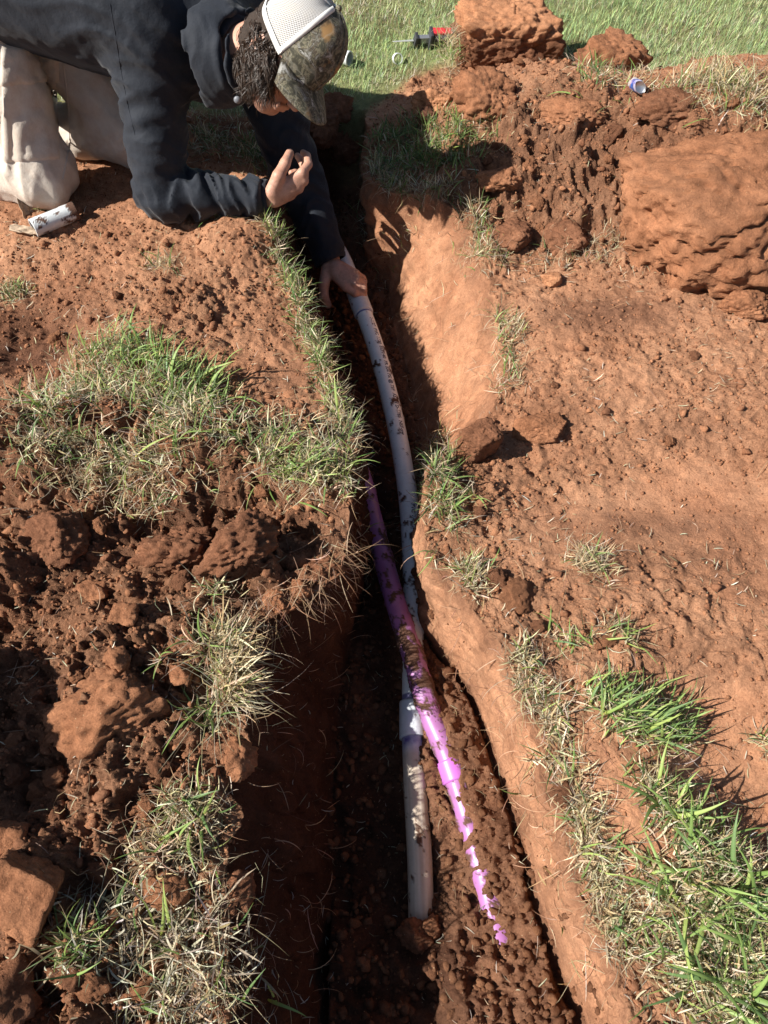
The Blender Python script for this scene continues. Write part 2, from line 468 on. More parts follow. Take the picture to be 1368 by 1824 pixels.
    drk = np.clip(drk+.22*n2+.12*n, 0, 1)[..., None]
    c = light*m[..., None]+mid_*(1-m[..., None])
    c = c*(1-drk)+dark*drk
    c = c*np.where((Kd == 1) | (Kd == 2), .62+.38*sstep(.4, .6, SF)*(Kd == 2)*.8, 1)[..., None]  # left wall and floor darkened again, trench shade put into the colour
    lawn = (sstep(-.05, .06, Yf-lawn_y(X2)+.05*n))[..., None]
    straw = np.array([.24, .19, .09])
    gm = np.clip(.5+.5*fbm(X2, Yf, 1., 5, 4), 0, 1)[..., None]
    c = c*(1-lawn)+(grn*gm+straw*.7*(1-gm))*lawn
    alpha = np.clip(.45+.75*Ap, .4, 1.0)
    alpha = np.where(Kd == 3, .5, alpha)
    alpha = np.where(lawn[..., 0] > .5, .8, alpha)
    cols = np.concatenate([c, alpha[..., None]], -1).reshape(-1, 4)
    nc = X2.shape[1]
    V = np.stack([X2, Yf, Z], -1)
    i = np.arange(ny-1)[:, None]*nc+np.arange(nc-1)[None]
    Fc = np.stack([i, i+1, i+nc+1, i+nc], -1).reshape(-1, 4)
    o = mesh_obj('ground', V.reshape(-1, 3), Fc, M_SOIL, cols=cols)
    tag(o, kind='structure')
    print('ground quads', len(Fc), ny, nc)
    return ys, X2, Z
GY, GX, GZ = build_ground()
def hgt(x, y):
    """ground level under each point"""
    x = np.atleast_1d(np.asarray(x, float)); y = np.atleast_1d(np.asarray(y, float))
    j = np.clip(np.searchsorted(GY, y), 1, len(GY)-1)
    j = np.where(np.abs(GY[j-1]-y) < np.abs(GY[j]-y), j-1, j)
    out = np.empty(len(x))
    order = np.argsort(j, kind='stable')
    js, starts = np.unique(j[order], return_index=True)
    ends = list(starts[1:])+[len(order)]
    for jj, a, b in zip(js, starts, ends):
        idx = order[a:b]
        xs = np.maximum.accumulate(GX[jj])
        out[idx] = np.interp(x[idx], xs, GZ[jj])
    return out
def gpt(px, py, zg=None):
    """the point of the ground seen at a pixel"""
    z = 0.0 if zg is None else zg
    for _ in range(6):
        p = atz(px, py, z)
        z = .5*z+.5*float(hgt(p[0], p[1])[0]) if zg is None else z
    return atz(px, py, z)

# ---------------------------------------------------------------- clods, blocks and crumbs of soil
import bmesh
_ico = {}
def ico(sub):
    if sub not in _ico:
        bm = bmesh.new(); bmesh.ops.create_icosphere(bm, subdivisions=sub, radius=1.0)
        v = np.array([q.co[:] for q in bm.verts]); f = np.array([[w.index for w in q.verts] for q in bm.faces]); bm.free()
        _ico[sub] = (v/np.linalg.norm(v, axis=1)[:, None], f)
    return _ico[sub]
def clod_shape(seed, sub, planes=9, rough=.10, box=None, fine=5.0, asp=(1, 1, 1)):
    """unit clod: a lump cut by rough planes"""
    d, f = ico(sub); rg = np.random.default_rng(seed)
    r = np.full(len(d), 1.25); soft = .10 if box is not None and box >= .1 else .04
    mn = lambda a, b: b*(1-np.clip(.5+.5*(b-a)/soft, 0, 1))+a*np.clip(.5+.5*(b-a)/soft, 0, 1)-soft*np.clip(.5+.5*(b-a)/soft, 0, 1)*(1-np.clip(.5+.5*(b-a)/soft, 0, 1))
    if box is not None:
        nn = [(1, 0, 0), (-1, 0, 0), (0, 1, 0), (0, -1, 0), (0, 0, 1), (0, 0, -1)]
        for n in nn:
            n = np.array(n, float)+rg.normal(size=3)*box; n /= np.linalg.norm(n)
            dd = d@n; r = mn(r, np.where(dd > .05, .78/np.maximum(dd, .05), 9))
        planes = 3
    for _ in range(planes):
        n = rg.normal(size=3); n /= np.linalg.norm(n); k = rg.uniform(.68, 1.0) if box is None else rg.uniform(.95, 1.15)
        dd = d@n; r = mn(r, np.where(dd > .05, k/np.maximum(dd, .05), 9))
    s = seed*3.7
    p = d*r[:, None]*np.array(asp)
    r = r*(1+rough*1.2*fbm(p[:, 0]+s, p[:, 1], p[:, 2], 1.6, 2)+rough*fbm(p[:, 0]+s, p[:, 1], p[:, 2], fine, 4, .6))
    if sub >= 4:
        q = np.abs(pn(p[:, 0]*2.2+s, p[:, 1]*2.2, p[:, 2]*2.2)); r -= .10*np.exp(-(q/.05)**2)
        q = pn(p[:, 0]*9+s, p[:, 1]*9, p[:, 2]*9); r -= rough*.9*np.clip(q-.15, 0, 1)
    return d*r[:, None], f
SOILC = [np.array(c) for c in ((.45, .215, .112), (.33, .150, .078), (.225, .102, .056), (.130, .060, .037))]
def clod(px, py, size, seed, label, lift=0.0, rz=0.0, tilt=(0, 0), sub=4, tone=1, box=None, rough=.10, sink=.3, name='soil_clod', top=None, group=None, cat='clod', zg=None, pos=None, fine=5.0, asp=(1, 1, 1)):
    v, f = clod_shape(seed, sub, box=box, rough=rough, fine=fine, asp=asp)
    p = gpt(px, py, zg) if pos is None else np.array(pos)
    c = np.repeat(SOILC[tone][None], len(v), 0)
    n = fbm(v[:, 0]+seed, v[:, 1], v[:, 2], 2.5, 4, .6)
    c = c*(1+.25*n)[:, None]
    if top is not None:
        m = sstep(.35, .6, v[:, 2]+.1*n)[:, None]; c = c*(1-m)+SOILC[top]*m
    cols = np.concatenate([c, np.full((len(v), 1), .7)], 1)
    o = mesh_obj(name, v*np.array(size)[None], f, M_SOIL, cols=cols)
    o.location = (p[0], p[1], p[2]+size[2]*(1-2*sink)*.8+lift)
    o.rotation_euler = (tilt[0], tilt[1], rz)
    tag(o, label, cat, group)
    return o
B = clod
B(893, 118, (.185, .13, .125), 11, 'big square block of dug turf on the lawn, flat pale earth on top', rz=.15, tilt=(.05, -.04), sub=6, tone=2, box=.08, rough=.085, top=0, name='turf_block', cat='turf block', sink=.12, fine=6)
B(955, 125, (.075, .07, .09), 12, 'ragged dark lump leaning on the right side of the big square turf block', rz=.5, sub=5, tone=2, rough=.14, cat='clod')
B(1078, 150, (.105, .08, .085), 13, 'pointed turf lump right of the big square block, beside the blue can', rz=-.3, tilt=(.1, .2), sub=5, tone=2, box=.3, rough=.12, top=1, name='turf_block', cat='turf block', sink=.1)
B(865, 190, (.085, .07, .06), 14, 'rounded crumbly lump at the foot of the big square turf block', sub=5, tone=1, rough=.13, sink=.25)
B(775, 190, (.06, .05, .035), 15, 'low red lump at the left foot of the spoil heap beside the lawn', sub=5, tone=0, rough=.12)
B(1300, 345, (.34, .24, .13), 16, 'huge smooth-faced slab of red earth on the right of the spoil heap, hollow below it', rz=.06, tilt=(.12, -.03), sub=6, tone=1, rough=.055, name='soil_slab', cat='earth slab', sink=.52, lift=.0, fine=4, asp=(2.3, 1.7, .9))
B(850, 800, (.044, .040, .046), 17, 'square brown block of earth standing on the right lip of the trench by the grass', rz=.5, tilt=(.25, .1), sub=5, tone=2, box=.12, rough=.05, name='earth_block', cat='clod', sink=.08)
B(965, 765, (.055, .032, .026), 18, 'flat-topped oblong clod just right of the square earth block', rz=.05, sub=5, tone=1, rough=.08, sink=.25)
B(755, 222, (.028, .026, .028), 19, 'dark round clod in the shade of the kneeling man, at the edge of the turf', sub=4, tone=3, rough=.1, sink=.1)
B(318, 985, (.062, .045, .045), 20, 'broad brown clod under the front edge of the overturned turf', sub=5, tone=2, rough=.17, sink=.45)
B(420, 975, (.065, .045, .038), 21, 'pale-faced clod at the trench end of the turf front', sub=5, tone=2, rough=.17, sink=.4, rz=.6)
B(100, 965, (.055, .045, .035), 22, 'wide lump below the left end of the overturned turf', sub=5, tone=2, rough=.12, sink=.3)
B(200, 1265, (.085, .075, .045), 23, 'large tilted flat clod among the loose soil left of the trench', rz=.5, tilt=(.2, -.12), sub=5, tone=1, rough=.13, sink=.42)
B(45, 1600, (.062, .055, .036), 24, 'smooth-sided orange block at the lower left edge', rz=-.3, tilt=(.15, .1), sub=5, tone=1, box=.15, rough=.04, sink=.15, name='earth_block')
B(20, 1500, (.035, .03, .028), 25, 'small block resting behind the smooth orange block', sub=4, tone=1, box=.2, rough=.08, sink=.2)
B(218, 1182, (.022, .020, .020), 26, 'knobbly clod in front of a dark hollow left of the weeds', sub=4, tone=1, rough=.13, sink=.1)
B(325, 1205, (.026, .022, .02), 27, 'round crumbly clod touching the green weeds on the left bank', sub=4, tone=1, rough=.15, sink=.2)
B(225, 1100, (.03, .026, .022), 28, 'ridged clod above the large tilted clod', sub=4, tone=1, box=.3, rough=.12, sink=.2)
B(170, 1060, (.028, .022, .02), 29, 'small upright clod left of the ridged clod', sub=4, tone=1, rough=.12, sink=.2)
B(300, 1585, (.03, .028, .02), 30, 'flat clod half hidden in the dry grass at lower left', sub=4, tone=1, rough=.1, sink=.3)
B(5, 1780, (.05, .045, .035), 31, 'dark clod in the bottom left corner', sub=4, tone=2, rough=.1, sink=.3)
B(575, 232, (.06, .05, .05), 32, 'dark clod in shade at the far end of the trench', sub=5, tone=2, rough=.13, sink=.35, zg=-.03)
B(618, 262, (.055, .05, .05), 33, 'lowest dark clod at the far end of the trench', sub=5, tone=2, rough=.13, sink=.4, zg=-.12)
B(600, 200, (.05, .04, .035), 34, 'clod nearest the cap brim at the trench end', sub=4, tone=2, rough=.13, sink=.3)
B(905, 420, (.05, .045, .028), 35, 'dark cracked clod on the slope above the lit trench wall', sub=5, tone=2, rough=.1, sink=.35)
B(1000, 425, (.06, .05, .03), 36, 'smooth brown clod on the slope left of the huge slab', sub=5, tone=2, rough=.08, sink=.35)
B(890, 325, (.05, .042, .03), 37, 'light rounded clod beside the shaded turf', sub=5, tone=1, rough=.1, sink=.3)
B(985, 500, (.03, .022, .014), 38, 'small flat clod casting a thin shadow below the slope', sub=4, tone=0, rough=.07, sink=.2)
B(1190, 470, (.06, .04, .035), 39, 'rough lump at the left mouth of the hollow below the slab', sub=5, tone=1, rough=.13, sink=.3)
B(1330, 555, (.06, .035, .035), 40, 'lump right of the hollow below the slab', sub=5, tone=1, rough=.12, sink=.35)
B(1345, 465, (.08, .05, .06), 41, 'ragged lump propping the right end of the slab', sub=5, tone=1, rough=.13, sink=.3)
B(1020, 205, (.07, .05, .03), 42, 'broad lump on the crest of the spoil heap between turf lumps', sub=5, tone=1, rough=.12, sink=.35)
B(1180, 200, (.09, .06, .035), 43, 'crumbly lump on the crest of the spoil heap by the blue can', sub=5, tone=2, rough=.13, sink=.4)

B(746, 1668, (.034, .026, .026), 50, 'crumbly clod covering the near end of the white pipe', sub=4, tone=2, rough=.17, sink=.3, zg=-.288)
B(766, 1650, (.020, .018, .018), 51, 'small clod right of the near end of the white pipe', sub=4, tone=1, rough=.17, sink=.3, zg=-.285)
B(722, 1660, (.016, .015, .013), 52, 'small clod left of the near end of the white pipe', sub=4, tone=2, rough=.17, sink=.3, zg=-.29)
B(1325, 170, (.06, .045, .03), 53, 'root-bound lump under the bleached grass on the crest', sub=5, tone=1, rough=.15, sink=.4)

B(575, 1025, (.034, .026, .030), 54, 'dark clod on the broken corner where the left bank steps back', sub=5, tone=2, rough=.17, sink=.4)
B(500, 1078, (.030, .024, .026), 55, 'clod hanging at the lip between the broken corner and the pale tangle', sub=5, tone=1, rough=.17, sink=.45)
B(535, 1050, (.020, .018, .018), 56, 'small clod between two larger ones on the broken corner of the left bank', sub=4, tone=1, rough=.17, sink=.3)
B(425, 1350, (.024, .03, .022), 57, 'clod on the left lip between the two green weeds', sub=4, tone=1, rough=.17, sink=.45)
B(418, 1590, (.024, .028, .022), 58, 'clod on the left lip above the brown heap of stalks', sub=4, tone=2, rough=.17, sink=.45)

def scatter_points(n, fn, box, rg):
    x = rg.uniform(box[0], box[1], n); y = rg.uniform(box[2], box[3], n)
    keep = rg.uniform(size=n) < fn(x, y)
    return x[keep], y[keep]
def in_trench(x, y):
    return (x > xl_rim(y)-.01) & (x < xr_rim(y)+.01) & (y < Y_END)
def bank_density(x, y):
    A = lumpiness(x, y); d = np.clip(A-.15, 0, 1)
    d = np.where(in_trench(x, y), 0, d)
    return np.clip(d, 0, 1)*(y < lawn_y(x)-.02)
# single clods one can count
rg = np.random.default_rng(21)
protos = []
for s in range(10):
    v, f = clod_shape(100+s, 4, rough=.17, fine=4)
    c = SOILC[1+s % 2]*(1+.2*fbm(v[:, 0]+s, v[:, 1], v[:, 2], 2.5, 3))[:, None]
    protos.append(mesh_obj('small_clod', v, f, M_SOIL, cols=np.concatenate([c, np.full((len(v), 1), .7)], 1), link=False))
x, y = scatter_points(1500, lambda x, y: bank_density(x, y)**1.6, (-1.15, 1.6, -.05, 2.5), rg)
x, y = x[:170], y[:170]
z = hgt(x, y)
for i in range(len(x)):
    o = bpy.data.objects.new('small_clod', protos[i % 10]); COL.objects.link(o)
    s = rg.uniform(.008, .02)*(1 if rg.uniform() < .8 else 1.4)
    o.scale = (s*rg.uniform(.8, 1.3), s*rg.uniform(.8, 1.3), s*rg.uniform(.6, .95))
    o.rotation_euler = (rg.uniform(-.5, .5), rg.uniform(-.5, .5), rg.uniform(0, 6.3))
    o.location = (x[i], y[i], z[i]+s*.25)
    tag(o, 'small loose clod of red soil lying on the dug ground', 'clod', 'small loose clods on the dug ground')
# crumbs beyond counting
def crumb_field(name, x, y, s, subs, seed, dz=.25):
    rg = np.random.default_rng(seed); z = hgt(x, y)
    VV, FF, CC, off = [], [], [], 0
    shapes = [clod_shape(300+seed+k, subs, rough=.22, planes=7, fine=3) for k in range(8)]
    for k in range(8):
        m = np.arange(len(x)) % 8 == k
        n = m.sum()
        if not n: continue
        v, f = shapes[k]
        a = rg.uniform(0, 6.28, n); ca, sa = np.cos(a), np.sin(a)
        sc = s[m][:, None, None]*np.stack([rg.uniform(.75, 1.3, n), rg.uniform(.75, 1.3, n), rg.uniform(.6, 1, n)], -1)[:, None, :]
        q = v[None]*sc
        tl = rg.normal(size=n)*.5
        qz = q[..., 2]*np.cos(tl)[:, None]+q[..., 0]*np.sin(tl)[:, None]; qx = q[..., 0]*np.cos(tl)[:, None]-q[..., 2]*np.sin(tl)[:, None]
        px = qx*ca[:, None]-q[..., 1]*sa[:, None]+x[m][:, None]; py = qx*sa[:, None]+q[..., 1]*ca[:, None]+y[m][:, None]
        pz = qz+z[m][:, None]+(s[m]*dz)[:, None]
        VV.append(np.stack([px, py, pz], -1).reshape(-1, 3))
        FF.append((f[None]+(np.arange(n)*len(v))[:, None, None]+off).reshape(-1, 3)); off += n*len(v)
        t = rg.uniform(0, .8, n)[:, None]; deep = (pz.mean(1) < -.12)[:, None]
        base = SOILC[0]*t*.85+SOILC[2]*(1-t); base = np.where(deep, base*.5, base)  # crumbs low in the trench painted darker to match its shade
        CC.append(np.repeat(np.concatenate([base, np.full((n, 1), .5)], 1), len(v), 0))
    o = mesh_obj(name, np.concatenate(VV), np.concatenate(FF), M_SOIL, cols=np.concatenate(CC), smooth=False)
    tag(o, kind='stuff'); return o
x, y = scatter_points(8000, lambda x, y: bank_density(x, y)**1.5*2, (-1.25, 1.8, -.15, 2.6), rg)
crumb_field('soil_crumbs', x, y, .0028+.007*rg.uniform(size=len(x))**2.5, 2, 1)
x, y = scatter_points(60000, lambda x, y: np.clip(bank_density(x, y)+.30, 0, 1)*(~in_trench(x, y))*(y < lawn_y(x)), (-1.25, 1.7, -.15, 2.5), rg)
crumb_field('soil_grit', x, y, .0016+.0028*rg.uniform(size=len(x))**2, 1, 2)
x, y = scatter_points(13000, lambda x, y: ((x > xl_base(y)-.01) & (x < xr_base(y)-.005) & (y < Y_END-.05))*1.0, (-.35, .45, -.25, 2.25), rg)
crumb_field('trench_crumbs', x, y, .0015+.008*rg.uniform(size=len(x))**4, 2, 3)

# ---------------------------------------------------------------- pipes
def catmull(P, step):
    P = np.asarray(P, float); P = np.vstack([2*P[0]-P[1], P, 2*P[-1]-P[-2]])
    out = []
    for i in range(1, len(P)-2):
        n = max(2, int(np.linalg.norm(P[i+1]-P[i])/step)); t = np.linspace(0, 1, n, endpoint=False)[:, None]
        a, b, c, d = P[i-1], P[i], P[i+1], P[i+2]
        out.append(.5*((2*b)+(-a+c)*t+(2*a-5*b+4*c-d)*t*t+(-a+3*b-3*c+d)*t**3))
    out.append(P[-2][None]); Q = np.vstack(out)
    L = np.r_[0, np.cumsum(np.linalg.norm(np.diff(Q, axis=0), axis=1))]
    s = np.arange(0, L[-1], step)
    return np.stack([np.interp(s, L, Q[:, k]) for k in range(3)], 1), s
def frames(Q):
    T = np.gradient(Q, axis=0); T /= np.linalg.norm(T, axis=1)[:, None]
    up = np.array([0, 0, 1.0]); S = np.cross(T, up); S /= np.linalg.norm(S, axis=1)[:, None]+1e-9
    U = np.cross(S, T); return T, S, U
def tube(name, Q, radius, nseg, mat, parent=None, disp=None, cols=None, caps=True, inner=None):
    T, S, U = frames(Q); n = len(Q); a = np.linspace(0, 2*math.pi, nseg, endpoint=False)
    rad = np.broadcast_to(np.asarray(radius, float).reshape(-1, 1) if np.ndim(radius) else radius, (n, nseg)).copy()
    if disp is not None: rad = rad+disp
    V = Q[:, None]+(np.cos(a)[None, :, None]*S[:, None]+np.sin(a)[None, :, None]*U[:, None])*rad[..., None]
    off0 = np.array(parent.location) if parent is not None else np.zeros(3)
    V = V.reshape(-1, 3)-off0; i = np.arange(n-1)[:, None]*nseg+np.arange(nseg)[None]; j = np.arange(n-1)[:, None]*nseg+((np.arange(nseg)+1) % nseg)[None]
    F = [tuple(q) for q in np.stack([i, j, j+nseg, i+nseg], -1).reshape(-1, 4)]
    if inner:
        V2 = Q[:, None]+(np.cos(a)[None, :, None]*S[:, None]+np.sin(a)[None, :, None]*U[:, None])*(inner)
        off = len(V); V = np.vstack([V, V2.reshape(-1, 3)])
        F += [tuple(x+off for x in reversed(q)) for q in np.stack([i, j, j+nseg, i+nseg], -1).reshape(-1, 4)]
        for e in (0, n-1):
            for q in range(nseg):
                A_, B_ = e*nseg+q, e*nseg+(q+1) % nseg
                F.append((A_, B_, B_+off, A_+off) if e else (B_, A_, A_+off, B_+off))
        if cols is not None: cols = np.vstack([cols, cols])
    elif caps:
        F.append(tuple(range(nseg))); F.append(tuple(range((n-1)*nseg, n*nseg))[::-1])
    return mesh_obj(name, V, F, mat, parent, cols=cols)
def pipe_mat(name, rough, nz=(1, 1, 1), streak=0):
    k = NT(name); co = k.obj()
    a = k.n('ShaderNodeVertexColor', layer_name='tint')
    f = k.ramp(k.noise(60, 4, .6, co), [(.3, (.93, .925, .92)), (.7, (1.03, 1.03, 1.03))])
    dust = k.ramp(k.noise(220, 4, .7, co), [(.52, (0, 0, 0)), (.72, (1, 1, 1))])
    c = k.mix(1.0, a.outputs['Color'], f, 'MULTIPLY')
    c = k.mix(k.math('MULTIPLY', dust, .16), c, (.30, .15, .09))
    k.l(c, k.b.inputs['Base Color'])
    # alpha of the tint says where earth clings
    rr = k.math('ADD', k.math('MULTIPLY', a.outputs['Alpha'], rough-.95), .95); k.l(rr, k.b.inputs['Roughness'])
    inv = k.math('SUBTRACT', 1.0, a.outputs['Alpha'])
    b = k.bump(k.math('MULTIPLY', k.noise(350, 4, .7, co), inv), .003)
    k.l(b, k.b.inputs['Normal'])
    return k.m
M_PVC = pipe_mat('white_pvc', .35); M_PURPLE = pipe_mat('purple_pvc', .4)
def dirt_layers(Q, s, nseg, base, dirtfn, seed, amp=.0022):
    """tint + radial relief: base(s,a)->rgb, dirtfn(s,a)->threshold bias"""
    a = np.linspace(0, 2*math.pi, nseg, endpoint=False); S_, A_ = np.meshgrid(s, a, indexing='ij')
    X_, Y_ = np.cos(A_)*.025, np.sin(A_)*.025
    n = fbm(X_*1.0+seed, Y_, S_*.7, 42, 5, .62)
    m = sstep(-.04, .16, n+dirtfn(S_, A_)+.18*pn(X_*260, Y_*260, S_*260))
    c = base(S_, A_)
    dcol = np.array([.11, .052, .032])*(1+.3*pn(X_*200+seed, Y_*200, S_*200))[..., None]
    c = c*(1-m[..., None])+dcol*m[..., None]
    disp = m*(amp*(.7+.8*np.abs(fbm(X_+seed, Y_, S_, 160, 3))))
    return disp, np.concatenate([c, 1-m[..., None]], -1).reshape(-1, 4)
WP = [(520, 330, -.19), (560, 390, -.195), (606, 452, -.205), (641, 540, -.225), (676, 640, -.245), (708, 770, -.262), (728, 900, -.275), (736, 1040, -.285), (736, 1180, -.295),
      (736, 1300, -.30), (741, 1420, -.292), (748, 1540, -.292), (750, 1640, -.312), (750, 1760, -.37)]
Q, s = catmull([atz(*p) for p in WP], .003)
W_ROOT = empty('white_pipe', atz(736, 1300, -.3), 'long bent white pipe lying in the trench and held by the man, coupled twice', 'pipe')
NS = 40; RW = .0241
def s_at(py, Qs, ss):   # arc length where the pipe crosses a pixel row
    d = Qs-np.array([0, 0, CAM_H]); f = d[:, 1]*CP-d[:, 2]*SP; up = d[:, 1]*SP+d[:, 2]*CP
    return float(np.interp(py, CY-FPX*up/f, ss))
sA, sB, sC, sD = s_at(520, Q, s), s_at(560, Q, s), s_at(1250, Q, s), s_at(1318, Q, s)
def wbase(S_, A_):
    c = np.zeros(S_.shape+(3,))+np.array([.80, .83, .82])
    low = sstep(sD+.01, sD+.04, S_)[..., None]
    st = (.5+.5*fbm(np.cos(A_)*4, np.sin(A_)*4, S_*2, 2.5, 4, .6))[..., None]
    c = c*(1-low)+(np.array([.62, .56, .47])*st+np.array([.42, .33, .25])*(1-st))*low
    purp = np.exp(-np.clip((S_-sD-.004)/.022, 0, 9)**2)*(S_ > sD-.01)*(.75+.5*fbm(np.cos(A_)*.03, np.sin(A_)*.03, S_, 60, 3))
    purp = np.clip(np.maximum(purp, .8*((np.abs(S_-sC+.005) < .009)*1.0)), 0, 1)[..., None]
    c = c*(1-purp)+np.array([.07, .05, .24])*purp
    ring = ((np.abs(S_-sB-.003) < .003)*1.0)[..., None]
    c = c*(1-ring*.9)+np.array([.03, .05, .25])*ring*.9
    return c
def wdirt(S_, A_):
    b = -.62+.0*S_
    for (py, w, am) in [(630, .035, .3), (665, .05, .34), (720, .05, .25), (760, .05, .26), (870, .03, .1), (950, .05, .3), (1010, .1, .38), (1060, .08, .25), (1190, .04, .3), (1400, .06, .2), (1480, .05, .25)]:
        b = b+am*np.exp(-((S_-s_at(py, Q, s))/w)**2)*(.6+.4*np.cos(A_-2.2))
    b = b+.9*sstep(s_at(1660, Q, s), s_at(1760, Q, s), S_)
    b = b+.35*np.clip(-np.sin(A_), 0, 1)
    return b
disp, cols = dirt_layers(Q, s, NS, wbase, wdirt, 3.3)
tube('pipe', Q, RW, NS, M_PVC, W_ROOT, disp=disp, cols=cols)
def sleeve(name, Qs, ss, s0, s1, r, mat, root, tint, seed=1, bias=-.7, flare=0.0):
    m = (ss >= s0) & (ss <= s1); q = Qs[m]; sl_ = ss[m]
    e = np.minimum(sl_-s0, s1-sl_)
    rad = r-np.clip(.0015-e*.6, 0, .0015)+flare*0
    d_, c_ = dirt_layers(q, sl_, NS, lambda a, b: np.zeros(a.shape+(3,))+np.array(tint), lambda a, b: bias+0*a, seed)
    q = np.vstack([q[:1], q, q[-1:]]); rad = np.r_[r-.006, rad, r-.006]; d_ = np.vstack([d_[:1], d_, d_[-1:]])
    c_ = np.vstack([c_[:NS], c_, c_[-NS:]])
    # keep the frame well defined at the doubled ends
    q[0] = q[1]-(q[2]-q[1])*.02; q[-1] = q[-2]+(q[-2]-q[-3])*.02
    return tube(name, q, rad, NS, mat, root, disp=d_, cols=c_)
cp = sleeve('coupling', Q, s, s_at(519, Q, s), sB, RW+.0048, M_PVC, W_ROOT, (.62, .64, .67), 4)
cp2 = sleeve('coupling', Q, s, sC, sD, RW+.0055, M_PVC, W_ROOT, (.60, .64, .68), 6)
M_INK = simple_mat('pipe_ink', (.05, .06, .09), .7)
def pipe_text(txt, s0, size, ang, rad, root, Qs, ss):
    cu = bpy.data.curves.new('printed_text', 'FONT'); cu.body = txt; cu.size = size; cu.offset = .0004; cu.resolution_u = 2
    ob = bpy.data.objects.new('printed_text', cu); COL.objects.link(ob)
    dg = bpy.context.evaluated_depsgraph_get(); me = bpy.data.meshes.new_from_object(ob.evaluated_get(dg))
    bpy.data.objects.remove(ob)
    bm = bmesh.new(); bm.from_mesh(me); bmesh.ops.triangulate(bm, faces=bm.faces[:]); bm.to_mesh(me); bm.free()
    T, S, U = frames(Qs)
    v = np.array([w.co[:] for w in me.vertices])
    sx = s0+v[:, 0]; ay = ang+(v[:, 1]-size*.35)/rad
    q = np.stack([np.interp(sx, ss, Qs[:, k]) for k in range(3)], 1)
    S2 = np.stack([np.interp(sx, ss, S[:, k]) for k in range(3)], 1); U2 = np.stack([np.interp(sx, ss, U[:, k]) for k in range(3)], 1)
    p = q+(np.cos(ay)[:, None]*S2+np.sin(ay)[:, None]*U2)*(rad+.0005)
    p = p-np.array(root.location)
    me.vertices.foreach_set('co', p.astype(np.float32).ravel()); me.update(); me.materials.append(M_INK)
    o = bpy.data.objects.new('printed_text', me); COL.objects.link(o); o.parent = root
    return o
AT = 2.05
pipe_text('1-1/2"  PVC 1120  SCH 40  PR 330 PSI @ 73F  ASTM D-1785  NSF-pw', s_at(575, Q, s), .0145, AT, RW, W_ROOT, Q, s)
pipe_text('PVC 1120  SCH 40  PR 330 PSI', s_at(905, Q, s), .015, AT-.1, RW, W_ROOT, Q, s)
pipe_text('The Best', s_at(1205, Q, s), .014, AT-.45, RW, W_ROOT, Q, s)
pipe_text('1-1/2', s_at(524, Q, s), .012, AT-.2, RW+.0048, W_ROOT, Q, s)

Q2, s2 = catmull(PPW, .003)
P_ROOT = empty('purple_pipe', atz(742, 1190, -.24), 'purple pipe crossing over the white pipe, its near end half buried in soil', 'pipe')
RP = .0232
def pbase(S_, A_):
    return (np.array([.33, .135, .33])+np.zeros(S_.shape+(3,)))*(1+.12*fbm(np.cos(A_)*.02, np.sin(A_)*.02, S_, 30, 3))[..., None]
def pdirt(S_, A_):
    b = -.55+0*S_
    for (py, w, am) in [(880, .05, .25), (985, .07, .45), (1060, .05, .35), (1130, .06, .5), (1180, .07, .55), (1240, .06, .5)]:
        b = b+am*np.exp(-((S_-s_at(py, Q2, s2))/w)**2)*np.clip(.55+.6*np.cos(A_-1.35), 0, 1)
    b = b+.15*sstep(s_at(1120, Q2, s2), s_at(1200, Q2, s2), S_)*np.clip(-np.cos(A_)+.6, 0, 1)
    b = b+.28*sstep(s_at(1290, Q2, s2), s_at(1340, Q2, s2), S_)+.5*np.clip(-np.cos(A_-.3), 0, 1)*sstep(s_at(1200, Q2, s2), s_at(1320, Q2, s2), S_)
    return b
disp, cols = dirt_layers(Q2, s2, NS, pbase, pdirt, 8.1, amp=.003)
tube('pipe', Q2, RP, NS, M_PURPLE, P_ROOT, disp=disp, cols=cols)
sleeve('coupling', Q2, s2, s_at(1352, Q2, s2), s_at(1392, Q2, s2), RP+.0045, M_PURPLE, P_ROOT, (.46, .14, .5), 5, bias=-.5)

# offcuts
def offcut(px, py, length, heading, r, label, zg=None, tilt=0.0, grime=-.6, name='pipe_offcut'):
    p = gpt(px, py, zg); d = np.array([math.cos(heading)*math.cos(tilt), math.sin(heading)*math.cos(tilt), math.sin(tilt)])
    sl_ = np.arange(0, length, .003); q = np.array([0, 0, r*.85])[None]+d[None]*(sl_-length/2)[:, None]
    ds, c = dirt_layers(q, sl_, NS, lambda a, b: np.zeros(a.shape+(3,))+np.array([.60, .63, .64]), lambda a, b: grime+.8*sstep(length*.6, length, a)*(grime > -.5), px, amp=.0012)
    o = tube(name, q, r, NS, M_PVC, None, disp=ds, cols=c, inner=r*.84)
    o.location = tuple(p); tag(o, label, 'pipe offcut', None); return o
offcut(103, 402, .125, R(38), .0235, 'short white pipe offcut lying on the soil by the man\'s knee', grime=-.35)
offcut(598, 108, .12, R(150)+math.pi, .0225, 'white pipe offcut on the lawn behind the camo cap', grime=-.9)
offcut(708, 113, .016, R(-70), .0175, 'narrow white cut ring of pipe lying in the lawn', grime=-.9, tilt=.35, name='pipe_ring')

